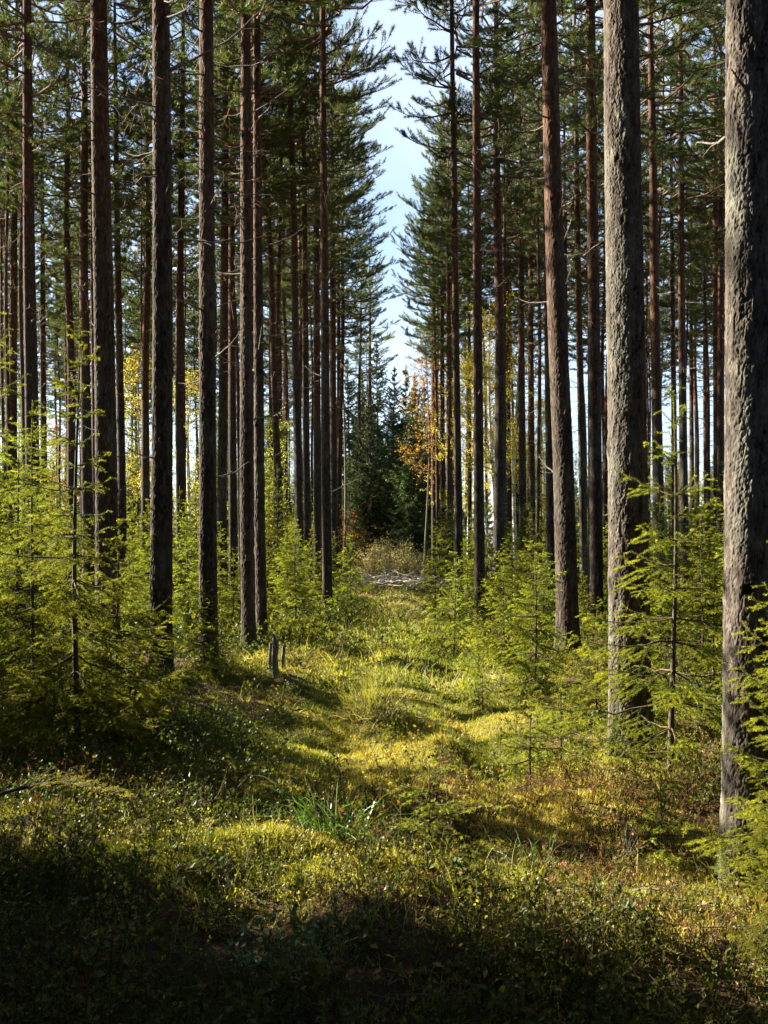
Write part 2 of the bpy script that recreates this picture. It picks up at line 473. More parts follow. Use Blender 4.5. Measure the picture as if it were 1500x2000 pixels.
def birch_mat():
    m, t, out = nt('birch_bark')
    tc = t.nodes.new('ShaderNodeTexCoord')
    mp = t.nodes.new('ShaderNodeMapping'); mp.inputs['Scale'].default_value = (3, 3, 14)
    t.links.new(tc.outputs['Object'], mp.inputs['Vector'])
    n1 = tex(t, 'ShaderNodeTexNoise', mp.outputs[0], 1.6, Detail=5.0)
    n2 = tex(t, 'ShaderNodeTexNoise', tc.outputs['Object'], 3.0, Detail=3.0)
    c = ramp(t, n1.outputs['Fac'], [(.36, (.05, .045, .04)), (.44, (.62, .59, .53)), (.7, (.78, .75, .69))])
    c = mixc(t, ramp(t, n2.outputs['Fac'], [(.55, (0, 0, 0)), (.7, (.7, .7, .7))]), c, (.12, .10, .085))
    p = t.nodes.new('ShaderNodeBsdfPrincipled'); p.inputs['Roughness'].default_value = .7
    t.links.new(c, p.inputs['Base Color']); t.links.new(p.outputs[0], out.inputs['Surface'])
    return m

def soil_mat():
    m, t, out = nt('forest_floor')
    tc = t.nodes.new('ShaderNodeTexCoord')
    v = tc.outputs['Object']
    big = tex(t, 'ShaderNodeTexNoise', v, .8, Detail=5.0)
    mid = tex(t, 'ShaderNodeTexNoise', v, 7, Detail=8.0, Roughness=.7)
    fin = tex(t, 'ShaderNodeTexNoise', v, 70, Detail=6.0, Roughness=.75)
    at = t.nodes.new('ShaderNodeAttribute'); at.attribute_name = 'tone'
    litter = ramp(t, fin.outputs['Fac'], [(.3, (.018, .011, .006)), (.52, (.075, .042, .020)), (.72, (.17, .10, .045))])
    moss = ramp(t, fin.outputs['Fac'], [(.28, (.035, .040, .007)), (.5, (.16, .15, .025)), (.72, (.34, .29, .07))])
    msk = math_n(t, 'ADD', at.outputs['Fac'], math_n(t, 'MULTIPLY_ADD', mid.outputs['Fac'], 1.2, -.72))
    msk = math_n(t, 'MULTIPLY_ADD', big.outputs['Fac'], .6, math_n(t, 'ADD', msk, -.2))
    msk = ramp(t, msk, [(.25, (0, 0, 0)), (.6, (1, 1, 1))])
    col = mixc(t, msk, litter, moss)
    p = t.nodes.new('ShaderNodeBsdfPrincipled'); p.inputs['Roughness'].default_value = .95
    p.inputs['Specular IOR Level'].default_value = .1
    t.links.new(col, p.inputs['Base Color'])
    b = t.nodes.new('ShaderNodeBump'); b.inputs['Strength'].default_value = 1.0; b.inputs['Distance'].default_value = .03
    t.links.new(math_n(t, 'MULTIPLY_ADD', mid.outputs['Fac'], .6, fin.outputs['Fac']), b.inputs['Height'])
    t.links.new(b.outputs[0], p.inputs['Normal'])
    t.links.new(p.outputs[0], out.inputs['Surface'])
    return m

M_BARK = pine_bark('pine_bark', 0)
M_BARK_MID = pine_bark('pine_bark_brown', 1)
M_BARK_NEAR = pine_bark('pine_bark_grey_plated', 2)
M_LIMB = wood_mat('pine_limb_bark', (.075, .040, .024), (.20, .11, .065))
M_DEADWOOD = wood_mat('dead_grey_wood', (.055, .046, .038), (.19, .165, .135))
M_BLEACHED = wood_mat('bleached_wood', (.22, .19, .15), (.48, .43, .36))
M_SPRUCEBARK = wood_mat('spruce_bark', (.035, .026, .02), (.10, .078, .06), 40)
M_TWIG = wood_mat('spruce_twig', (.055, .038, .02), (.12, .085, .045), 60)
M_BIRCH = birch_mat()
M_SOIL = soil_mat()
M_PINE = leaf_mat('pine_needles', [(0, (.036, .060, .020)), (.5, (.064, .098, .028)), (.9, (.105, .130, .036)), (1, (.18, .14, .045))], transl=.44)
M_SPRUCE = leaf_mat('spruce_needles', [(0, (.022, .042, .006)), (.6, (.050, .080, .009)), (1, (.085, .105, .014))], tip=(.38, .40, .030), transl=.52, tip_amount=.92)  # tips are pale new growth; dark base also paints in shade between twigs
M_SPRUCE_DARK = leaf_mat('old_spruce_needles', [(0, (.022, .042, .018)), (.6, (.038, .065, .026)), (1, (.07, .10, .036))], tip=(.085, .12, .042), transl=.32)
M_BIRCHLEAF = leaf_mat('yellow_birch_leaves', [(0, (.32, .25, .04)), (.6, (.48, .39, .07)), (1, (.46, .43, .11))], transl=.55)
M_ORANGELEAF = leaf_mat('orange_aspen_leaves', [(0, (.34, .15, .025)), (.5, (.46, .24, .04)), (1, (.50, .36, .06))], transl=.55)
M_BIRCHGREEN = leaf_mat('yellow_green_birch_leaves', [(0, (.13, .18, .02)), (.6, (.25, .27, .03)), (1, (.38, .35, .06))], transl=.55)
M_BIL = leaf_mat('bilberry_leaves', [(0, (.045, .070, .010)), (.55, (.085, .110, .014)), (.85, (.15, .14, .02)), (.95, (.24, .10, .03)), (1, (.26, .06, .03))], transl=.42, patch=True)
M_BILRED = leaf_mat('reddened_bilberry_leaves', [(0, (.10, .10, .02)), (.4, (.22, .12, .035)), (.75, (.32, .13, .065)), (1, (.28, .08, .05))], transl=.42)
M_BILGREEN = leaf_mat('lingonberry_leaves', [(0, (.055, .115, .035)), (.6, (.085, .155, .045)), (1, (.14, .18, .06))], transl=.30, spec=.5, rough=.35)
M_BILYEL = leaf_mat('yellowed_bilberry_leaves', [(0, (.14, .15, .02)), (.6, (.28, .25, .035)), (1, (.38, .27, .04))], transl=.45)
M_GRASS = leaf_mat('grass_blades', [(0, (.075, .125, .016)), (.5, (.17, .20, .03)), (1, (.34, .29, .08))], tip=(.34, .30, .10), transl=.45, tip_amount=.5)
M_DRY = leaf_mat('dry_grass', [(0, (.28, .23, .10)), (.5, (.44, .37, .18)), (1, (.56, .50, .28))], transl=.35)
M_SEDGE = leaf_mat('green_sedge', [(0, (.045, .105, .018)), (.6, (.08, .155, .030)), (1, (.16, .20, .04))], transl=.4, spec=.5, rough=.35)
M_MOSS = leaf_mat('moss_tips', [(0, (.10, .115, .012)), (.45, (.21, .225, .024)), (.85, (.38, .33, .06)), (1, (.36, .22, .07))], transl=.40, patch=True)
M_STEM = wood_mat('bilberry_stem', (.04, .035, .015), (.11, .085, .03), 60)

# ------------------------------------------------------------------ scene-tree helpers
def link(o, parent=None):
    COL.objects.link(o)
    if parent is not None:
        o.parent = parent
    return o

def part(name, me, parent, loc=(0, 0, 0), rot=(0, 0, 0), scale=(1, 1, 1)):
    o = bpy.data.objects.new(name, me)
    link(o, parent); o.location = loc; o.rotation_euler = rot; o.scale = scale
    return o

def thing(name, label, cat, loc, rz=0.0, scale=1.0, group=None):
    o = bpy.data.objects.new(name, None); o.empty_display_size = .2
    link(o); o.location = loc; o.rotation_euler = (0, 0, rz); o.scale = (scale,) * 3
    o['label'] = label; o['category'] = cat
    if group:
        o['group'] = group
    return o

def mass(name, me, kind):
    o = bpy.data.objects.new(name, me); link(o); o['kind'] = kind
    return o

# ------------------------------------------------------------------ ground
def build_ground():
    nx, ny = 620, 900
    u = np.linspace(-1, 1, nx); ax = np.sinh(u * 6.0) / math.sinh(6.0) * 700
    v = np.linspace(0, 1, ny)
    ay = 4.0 + np.sinh((v - .17) * 6.6) / math.sinh(.83 * 6.6) * 900
    X, Y = np.meshgrid(ax, ay)
    Z = ground_z(X, Y) * np.where(np.hypot(X, Y) > 80, .5, 1)
    dx = np.abs(X - path_x(Y))
    tone = sstep(1.7, .8, dx) * sstep(5.5, 7.5, Y) * .55
    for hx, hy, hh, hr in HUMPS:
        tone = np.maximum(tone, .6 * np.exp(-((X - hx) ** 2 + (Y - hy) ** 2) / (hr * hr * 1.2)))
    tone = np.maximum(tone, .55 * sstep(10, 20, Y))
    tone = np.maximum(tone, .5 * np.exp(-(((X + .4) / 1.1) ** 2 + ((Y - 5.0) / .5) ** 2)))
    V = np.stack([X, Y, Z], -1).reshape(-1, 3)
    i = np.arange(nx * ny).reshape(ny, nx)
    a, b, c, d = i[:-1, :-1], i[:-1, 1:], i[1:, 1:], i[1:, :-1]
    T = np.concatenate([np.stack([a, b, c], -1).reshape(-1, 3), np.stack([a, c, d], -1).reshape(-1, 3)])
    me = make_mesh('ground', V, T, [M_SOIL], None, tone.ravel(), True)
    mass('ground', me, 'structure')

build_ground()

# ------------------------------------------------------------------ pines
PINE_H = 19.0

def trunk_mesh(name, cx, r_at, H, segs, zs, relief, seed, mats, ztop=None):
    """cx(z) sideways drift of the stem, r_at(z) its radius; plates and furrows are real relief"""
    th = np.linspace(0, 2 * math.pi, segs, endpoint=False)
    Z, TH = np.meshgrid(zs, th, indexing='ij')
    r = r_at(zs)[:, None]
    s = seed * 13.7
    tone = np.full(Z.shape, .7)
    rr = r * np.ones_like(Z)
    rr = rr * (1 + .05 * np.sin(TH * 2 + s) + .035 * np.sin(TH * 3 + Z * .4 + s) + .13 * np.exp(-np.clip(Z, 0, 9) / .22) * np.sin(TH * 5 + s + .6 * np.sin(TH * 2)))
    if relief > 0:
        rad = float(r_at(np.array([1.5]))[0])
        U = np.cos(TH) * rad; W = np.sin(TH) * rad
        w1 = noise3(U * 22 + s, W * 22, Z * 9, seed) - .5
        w2 = noise3(U * 60 + s, W * 60, Z * 34, seed + 1) - .5
        def ridge(f, fz, k):
            n = noise3(U * f + s + w1 * .9 + w2 * .7, W * f + w1 * .9 - w2 * .5, Z * fz + w2 * 1.0 + w1 * .8, seed + k)
            return np.abs(2 * n - 1)
        a = ridge(38, 6.0, 3); b = ridge(70, 17, 5)
        plate = sstep(.0, .17, a) * .6 + sstep(.0, .20, b) * .4
        lay = noise3(U * 52 + s, W * 52, Z * 16 + w2 * .8, seed + 7) * 3.2
        lay = (np.floor(lay) + sstep(.72, 1.0, lay - np.floor(lay))) / 3.2
        flake = noise3(U * 110, W * 110, Z * 70, seed + 9)
        fall = np.clip(1.15 - Z * .05, .3, 1)
        fall = fall * (.45 + 1.1 * noise3(U * 7 + s, W * 7, Z * 1.3, seed + 11))
        rr = rr + relief * fall * (plate * .75 + lay * .75 - 1.0) + relief * .5 * (flake - .5)
        kr = np.random.default_rng(seed)
        dark = 0
        for q in range(26):
            kz = kr.uniform(1.2, 9); kt = kr.uniform(0, 6.28); ks = kr.uniform(.018, .034)
            dd = ((np.angle(np.exp(1j * (TH - kt))) * rad) ** 2 + ((Z - kz) * .8) ** 2) / ks ** 2
            rr = rr + ks * .55 * np.exp(-dd * .5) - ks * .6 * np.exp(-dd * 2.5)
            dark = dark + np.exp(-dd * 1.2)
        tone = np.clip(plate * .75 + (lay - .4) * .5 + (flake - .5) * .5 - dark, 0, 1)
    X = cx(zs)[:, None] + rr * np.cos(TH); Y = rr * np.sin(TH)
    V = np.stack([X, Y, Z], -1).reshape(-1, 3)
    n = len(zs); i = np.arange(n * segs).reshape(n, segs)
    a0 = i[:-1]; a1 = np.roll(a0, -1, 1); b0 = i[1:]; b1 = np.roll(b0, -1, 1)
    T = np.concatenate([np.stack([a0, a1, b1], -1).reshape(-1, 3), np.stack([a0, b1, b0], -1).reshape(-1, 3)])
    return make_mesh(name, V, T, mats, None, tone.ravel(), True)

def radius_fn(r, zref, H):
    """radius r measured at height zref"""
    prof = lambda z: np.clip(1 - .60 * (z / H) - .40 * np.clip(z / H, 0, 1) ** 5, .02, 1)
    k = r / float(prof(np.array([zref]))[0])
    return lambda z: k * (prof(z) + .30 * np.exp(-np.clip(z + .05, 0, 50) / .26))

def limb_curve(rng, z0, az, L, rise, n=6, sag=.12, wob=.05):
    t = np.linspace(0, 1, n)
    d = np.array([math.cos(az), math.sin(az), 0])
    P = np.zeros((n, 3))
    P += d[None] * (L * t)[:, None] * math.cos(rise)
    P[:, 2] = z0 + L * t * math.sin(rise) - sag * L * np.sin(t * math.pi) * .6 + sag * L * t ** 3
    P[1:] += rng.normal(size=(n - 1, 3)) * wob * L * .4 * t[1:, None]
    return P

def pine_crown(seed, base=.47, Lmax=2.0, dens=1.0, blade=(.085, .0085)):
    rng = np.random.default_rng(seed)
    g = Geo()
    H = PINE_H
    z = H * base
    bP, bR = [], []
    tP, tR = [], []
    nP, nD = [], []
    while z < H - .25:
        f = (z - H * base) / (H - H * base)
        prof = (min(1, .55 + f * 2.0)) * (1 - f ** 2.2) ** .75
        for k in range(rng.integers(2, 5) if f < .15 else rng.integers(3, 6)):
            az = rng.uniform(0, 2 * math.pi)
            L = max(.3, Lmax * prof * rng.uniform(.55, 1.15))
            rise = R(-6 + 50 * f ** 1.5 + rng.normal() * 9)
            P = limb_curve(rng, z + rng.uniform(-.12, .12), az, L, rise, 6, .10, .07)
            bP.append(P); bR.append(np.linspace(.012 + .011 * L, .005, 6))
            nt_ = int((5 + 9 * L) * dens)
            tt = rng.uniform(.30, 1.0, nt_) ** .8
            tt[:2] = 1.0
            seg = np.clip((tt * 5).astype(int), 0, 4); fr = tt * 5 - seg
            q = P[seg] * (1 - fr)[:, None] + P[seg + 1] * fr[:, None]
            dd = unit(P[seg + 1] - P[seg])
            sd = unit(np.cross(dd, np.array([0, 0, 1.0])))
            sgn = rng.choice([-1, 1], nt_)
            ang = R(48) + rng.normal(size=nt_) * .3
            ang[:2] = 0.1
            dirs = unit(dd * np.cos(ang)[:, None] + sd * (sgn * np.sin(ang))[:, None] + np.array([0, 0, 1.0]) * rng.uniform(-.10, .55, nt_)[:, None])
            ln = rng.uniform(.22, .50, nt_) * (1.15 - .5 * tt) * min(1.2, .6 + L * .35)
            e = q + dirs * ln[:, None] + np.array([0, 0, 1.0]) * (ln * .12)[:, None]
            mid = (q + e) * .5 - np.array([0, 0, 1.0]) * (ln * .05)[:, None]
            tP.append(np.stack([q, mid, e], 1)); tR.append(np.tile([.006, .0045, .003], (nt_, 1)))
            for s_, c_ in ((.35, 7), (.5, 10), (.65, 14), (.82, 18), (1.0, 24)):
                b_ = q * (1 - s_) + e * s_
                nP.append(np.repeat(b_, c_, 0)); nD.append(np.repeat(dirs, c_, 0))
        z += rng.uniform(.30, .52)
    # a few thin dead limbs below the green crown
    dP, dR = [], []
    for k in range(18):
        zz = rng.uniform(H * .30, H * base)
        P = limb_curve(rng, zz, rng.uniform(0, 2 * math.pi), rng.uniform(.3, 1.25), R(rng.normal() * 14 - 4), 6, .06, .05)
        dP.append(P); dR.append(np.linspace(.011, .003, 6))
        for j in range(3):
            i0 = rng.integers(2, 5)
            e = P[i0] + unit(P[i0] - P[0] + rng.normal(size=3) * .9) * rng.uniform(.15, .4)
            tP.append(np.stack([P[i0], (P[i0] + e) / 2 + rng.normal(size=3) * .02, e])[None]); tR.append(np.array([[.005, .004, .002]]))
    V, T = tubes(np.array(dP), np.array(dR), 5); g.add(V, T, 2, smooth=True)
    V, T = tubes(np.array(bP), np.array(bR), 5); g.add(V, T, 1, smooth=True)
    V, T = tubes(np.concatenate(tP), np.concatenate(tR), 3); g.add(V, T, 1, smooth=True)
    P = np.concatenate(nP); D = np.concatenate(nD)
    N = len(P)
    D2 = unit(D * .75 + unit(rng.normal(size=(N, 3))) * .85)
    V, T = blades(P + D * rng.uniform(-.05, .02, N)[:, None], D2, blade[0] * rng.uniform(.7, 1.25, N), blade[1] * rng.uniform(.7, 1.2, N), rng)
    g.add(V, T, 0)
    return g.mesh('pine_crown', [M_PINE, M_LIMB, M_DEADWOOD])

CROWNS = [pine_crown(11, .50, 2.0, 1.0), pine_crown(12, .54, 1.85, .95), pine_crown(13, .48, 2.1, .95), pine_crown(14, .55, 1.95, 1.05), pine_crown(15, .49, 1.75, 1.0)]
POLES = [pine_crown(16, .58, 1.15, .8), pine_crown(17, .62, 1.3, .75), pine_crown(18, .54, 1.0, .8)]
crown_i = [0]

def dead_branch_mesh(seed, L, r=.014):
    rng = np.random.default_rng(seed)
    g = Geo()
    P = limb_curve(rng, 0, 0, L, R(rng.uniform(-6, 18)), 9, .07, .028)
    V, T = tubes(P[None], np.linspace(r, r * .25, 9)[None], 6); g.add(V, T, 0, smooth=True)
    for k in range(int(2 + L * 3)):
        i0 = rng.integers(3, 8)
        e = P[i0] + unit(unit(P[i0] - P[0]) + rng.normal(size=3) * .6) * rng.uniform(.1, .35) * L * .6
        V, T = tubes(np.stack([P[i0], (P[i0] + e) / 2 + rng.normal(size=3) * .015, e])[None], np.array([[r * .4, r * .3, r * .15]]), 4)
        g.add(V, T, 0, smooth=True)
    return g.mesh('dead_branch', [M_DEADWOOD])

DEADB = [dead_branch_mesh(70 + k, L) for k, L in enumerate((.25, .5, .8, 1.2, 1.7))]

def hero_pine(pts, d, wpx, label, yref=600, H=None, crown=True, seed=0, lean_y=0.0, group=None, deads=()):
    """pts: stem centre in photograph pixels, top to bottom; d: metres from the camera"""
    rng = np.random.default_rng(1000 + seed)
    H = H or rng.uniform(17.5, 20.0)
    pts = sorted(pts, key=lambda p: p[1])
    xs = np.array([wx(p[0], d) for p in pts]); zs = np.array([wz(p[1], d) for p in pts])
    xb = xs[-1]
    x0 = xb; y0 = d; z0 = gz(x0, y0)
    xs = xs - x0; zs = zs - z0
    o = np.argsort(zs); xs = xs[o]; zs = zs[o]
    slope = (xs[-1] - xs[0]) / max(zs[-1] - zs[0], .5)
    zt = np.array([zs[-1] + 4, H + 1]); xt = np.array([xs[-1] + slope * 3, xs[-1] + slope * (3 + .6 * (H - zs[-1] - 3))])
    zz = np.concatenate([[-.4], zs, zt]); xx = np.concatenate([[xs[0]], xs, xt])
    o = np.argsort(zz); zz = zz[o]; xx = xx[o]
    def cx(z):
        acc = 0
        for s in (-.5, -.25, 0, .25, .5):
            acc = acc + np.interp(z + s * 1.2, zz, xx)
        return acc / 5
    rf = radius_fn(wpx / 2 / F * d, max(.5, wz(yref, d) - z0), H)
    ztop_vis = min(H - .1, CAMZ + .53 * d - z0 + .6)
    if d < 9:
        segs, relief, step = 280, .0090, .0065
    elif d < 17:
        segs, relief, step = 96, .012, .022
    else:
        segs, relief, step = 22, 0, .22
    lo = np.arange(-.25, ztop_vis, step); hi = np.arange(ztop_vis, H, .4)
    root = thing('pine_tree', label, 'pine tree', (x0, y0, z0), group=group)
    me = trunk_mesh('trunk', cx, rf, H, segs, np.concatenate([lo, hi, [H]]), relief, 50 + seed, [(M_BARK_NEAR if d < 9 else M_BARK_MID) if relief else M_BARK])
    part('trunk', me, root)
    if crown:
        c = CROWNS[crown_i[0] % len(CROWNS)]; crown_i[0] += 1
        k = H / PINE_H
        xa, xc = float(cx(np.array([6.0]))[0]), float(cx(np.array([14.0]))[0])
        tilt = math.atan2(xc - xa, 8.0)
        wd = .88 if 16 < d < 36 and abs(x0 - path_x(d)) < 2.4 else 1.0
        part('crown', c, root, (xa - 6 * math.tan(tilt), 0, 0), Euler((0, tilt, rng.uniform(0, 6.28))), (k * wd * rng.uniform(.88, 1.1),) * 2 + (k,))
    for j, (zd, az, kind) in enumerate(deads):
        part('dead_branch', DEADB[kind], root, (float(cx(np.array([zd]))[0]), 0, zd), (0, R(rng.uniform(-14, 10)), R(az)))
    return root

def auto_deads(seed, z0, z1, n, kmax=3):
    rng = np.random.default_rng(seed)
    return [(rng.uniform(z0, z1), rng.uniform(0, 360), int(rng.integers(0, kmax))) for _ in range(n)]

HERO_XY = []
for k, (pts, d, w, label) in enumerate(HEROES):
    near = d < 22
    dz = auto_deads(400 + k, 2.2 if d > 8 else 2.6, min(9.0, 1.6 + .53 * d), (12 if d > 10 else 3) if near else 0)
    if k == 1:
        dz += [((1.6 - (150 - HY) / F * d), -14, 4), ((1.6 - (235 - HY) / F * d), 175, 2), ((1.6 - (465 - HY) / F * d), 5, 3), ((1.6 - (210 - HY) / F * d), 170, 3)]
    hero_pine(pts, d, w, label, seed=k, group=GP, deads=dz)
    HERO_XY.append((wx(pts[-1][0], d), d))

# a dead, twiggy snag on the ride's left edge
def snag(px, d, label, ytop=560):
    rng = np.random.default_rng(77)
    x0 = wx(px, d); z0 = gz(x0, d); H = wz(ytop, d)
    g = Geo(); t = np.linspace(0, 1, 24)
    P = np.stack([.10 * np.sin(t * 5), .05 * np.sin(t * 7 + 1), t * H - .2], 1)
    V, T = tubes(P[None], (.075 * (1 - .8 * t))[None], 8); g.add(V, T, 0, smooth=True)
    root = thing('dead_tree', label, 'dead tree', (x0, d, z0))
    part('trunk', g.mesh('trunk', [M_DEADWOOD]), root)
    for k in range(46):
        part('dead_branch', DEADB[int(rng.integers(0, 4))], root, (0, 0, rng.uniform(1.5, H - .3)), (0, R(rng.uniform(-25, 12)), rng.uniform(0, 6.28)))
snag(671, 48, 'bleached dead tree bristling with bare twigs at the left edge of the ride')
snag(720, 52, 'single thin grey dead stem standing before the dark spruces at the end of the ride', 640)

LIT = [(-.9, 5.0), (-.5, 5.1), (-1.3, 5.0), (.9, 8.2), (1.1, 8.0), (1.0, 10.5), (1.2, 9.6), (-.1, 9.3), (-.3, 9.0), (.0, 13), (-.4, 15), (.4, 17), (.2, 20), (.3, 25), (1.6, 6.8), (1.9, 7.0),
       (-2.3, 7.8), (2.6, 9.5), (1.7, 10.5), (.4, 30), (-.9, 15.5), (1.3, 15), (-1, 20), (.2, 5.2), (1.2, 4.9)]
LIT += [(.3, 32), (.45, 38), (.2, 22), (.3, 26), (-.2, 18.5)]
LITZ = [0.15] * len(LIT)
for xx, yy, zz in ((-2.3, 7.8, 1.5), (-2.3, 7.8, 2.4), (1.75, 7.44, 3), (1.75, 7.44, 4.2), (1.75, 7.44, 1.6), (1.8, 5, 2.5), (1.8, 5, 3.4), (1.8, 5, 4.0), (1.9, 6.8, 1.4), (-2.57, 11.85, 4), (-2.2, 12.8, 4.5), (2.55, 14.6, 4)):
    LIT.append((xx, yy)); LITZ.append(zz)
for xx, yy, zz in ((1.87, 45, 8), (1.87, 45, 10), (3.9, 46, 7), (3.9, 46, 9)):
    LIT.append((xx, yy)); LITZ.append(zz)
LITA = np.array(LIT); LITZ = np.array(LITZ)
SH = SUN[:2] / np.linalg.norm(SUN[:2]); TANEL = math.tan(SUN_EL)

def shades_lit(x, y, rad, z0, z1):
    dx = x - LITA[:, 0]; dy = y - LITA[:, 1]
    along = dx * SH[0] + dy * SH[1]; across = np.abs(dx * SH[1] - dy * SH[0])
    h = LITZ + along * TANEL
    rad = np.where((LITA[:, 1] < 5.4) | (LITZ > .5), max(rad, 2.2 if rad > .5 else rad), rad)
    return bool(np.any((along > .3) & (across < rad) & (h > z0) & (h < z1)))

def in_frame(x, y, pad=0.0):
    return y > .5 and abs(x) < .375 * y + pad

# stands behind: copies of a few whole pines
def proto_pine(seed, r):
    rng = np.random.default_rng(seed)
    ph = rng.uniform(0, 6)
    cx = lambda z: .10 * np.sin(z * .25 + ph) * np.clip(z / 4, 0, 1) + .03 * np.sin(z * .9 + ph)
    H = PINE_H
    zs = np.concatenate([np.arange(-.3, 1.5, .15), np.arange(1.5, H, .5), [H]])
    return trunk_mesh('trunk', cx, radius_fn(r, 1.5, H), H, 14, zs, 0, seed, [M_BARK])
TRUNKS = [proto_pine(300 + k, r) for k, r in enumerate((.085, .10, .12, .14, .062, .072, .055))]

def copy_thing(src, loc, rz, s, label, group):
    r = src.copy(); COL.objects.link(r)
    r.location = loc; r.rotation_euler = (0, 0, rz); r.scale = (s, s, s) if not isinstance(s, tuple) else s
    r['label'] = label; r['group'] = group
    for ch in list(src.children):
        c = ch.copy(); COL.objects.link(c); c.parent = r
        for gch in ch.children:
            d_ = gch.copy(); COL.objects.link(d_); d_.parent = c
    return r

rnd = random.Random(5)
pine_protos = []
far_label = {-1: 'slim straight pine deep in the crowded stand left of the ride', 1: 'slim straight pine deep in the crowded stand right of the ride'}
for k in range(14):   # one pine of each kind, then copies
    pine_protos.append(None)
placed = list(HERO_XY)
SLOT = [(826, 50), (840, 57), (818, 60), (690, 57), (672, 54), (852, 52)]
n_fill = 0
pts_fill = []
yy = 22.0
while yy < 78:
    xx = -(yy * .40 + 5)
    while xx < yy * .40 + 5:
        pts_fill.append((xx + rnd.uniform(-1.2, 1.2), yy + rnd.uniform(-1.2, 1.2)))
        xx += 2.45
    yy += 2.5
THIN = [(606, 38), (627, 36), (644, 44), (657, 38), (668, 41), (680, 46), (612, 46), (593, 42), (872, 34), (857, 37), (890, 40), (905, 37), (838, 45), (950, 40), (1003, 44), (1028, 47)]
THIN = [(wx(px, d), d) for px, d in THIN]
pts_fill = [(wx(px, d), d) for px, d in SLOT] + THIN + pts_fill
for (x, y) in pts_fill:
    pxc = x - path_x(y)
    lim = 0 if (x, y) in THIN else 2.6 if y < 38 else 1.4 if y < 61 else 3.2
    if abs(pxc) < lim or any((x - a) ** 2 + (y - b) ** 2 < 1.3 for a, b in placed):
        continue
    side = 1 if x > 0 else -1
    if side > 0 and y > 56 or side < 0 and y > 78:
        continue
    if side < 0 and shades_lit(x, y, 1.0, 8.5, 20) or rnd.random() < (.10 if y < 52 else .42) and (x, y) not in THIN:
        continue
    combo = rnd.randrange(8) if rnd.random() < .45 else rnd.randrange(8, 14)
    if (x, y) in THIN:
        combo = rnd.randrange(8, 14)
    elif abs(pxc) < 3.6:
        combo = rnd.randrange(8)
    s = rnd.uniform(.84, 1.06)
    lab = far_label[side]; grp = 'pines of the stand left of the ride' if side < 0 else 'pines of the stand right of the ride'
    z = gz(x, y)
    rot = (rnd.gauss(0, .011), rnd.gauss(0, .013), rnd.uniform(0, 6.28))
    if pine_protos[combo] is None:
        root = thing('pine_tree', lab, 'pine tree', (x, y, z), group=grp)
        part('trunk', TRUNKS[combo % 4 if combo < 8 else 4 + combo % 3], root)
        part('crown', CROWNS[(combo * 2 + combo // 4) % 5] if combo < 8 else POLES[(combo + combo // 11) % 3], root, rot=(0, 0, combo * 1.3))
        pine_protos[combo] = root
        root.scale = (s,) * 3
    else:
        root = copy_thing(pine_protos[combo], (x, y, z), 0, s, lab, grp)
    root.rotation_euler = rot
    placed.append((x, y)); n_fill += 1

# pines standing beside and behind the view, which shade the ride
n_side = 0
rs = random.Random(9)
for k in range(260):
    x = rs.uniform(-34, -3.2); y = rs.uniform(-2, 26)
    if in_frame(x, y, 1.3) or any((x - a) ** 2 + (y - b) ** 2 < 7.5 for a, b in placed):
        continue
    if shades_lit(x, y, rs.uniform(.7, 2.0), 8.0, 20) or shades_lit(x, y, .25, 0, 9):
        continue
    root = copy_thing(pine_protos[rs.randrange(8)], (x, y, gz(x, y)), rs.uniform(0, 6.28), rs.uniform(.9, 1.05), 'pine of the stand outside the view, left of the ride', 'pines beside the view')
    placed.append((x, y)); n_side += 1
    if n_side > 44:
        break
n_near = 0
for k in range(700):
    if k % 5 < 3:
        x = rs.uniform(-15, -3.4); y = rs.uniform(-3, 13)
    else:
        x = rs.uniform(2.6, 11); y = rs.uniform(-4, 7)
    if in_frame(x, y, .9) or any((x - a) ** 2 + (y - b) ** 2 < 3.0 for a, b in placed):
        continue
    if shades_lit(x, y, 2.4, 8.3, 20) or shades_lit(x, y, .2, 0, 9):
        continue
    root = copy_thing(pine_protos[rs.randrange(8)], (x, y, gz(x, y)), rs.uniform(0, 6.28), rs.uniform(.95, 1.05), 'pine of the stand outside the view, close beside the camera', 'pines beside the view')
    root.scale = (root.scale[0] * 1.25, root.scale[1] * 1.25, root.scale[2])
    placed.append((x, y)); n_near += 1
    if n_near > 40:
        break
print('near pines', n_near, 'fill pines', n_fill, 'side pines', n_side)

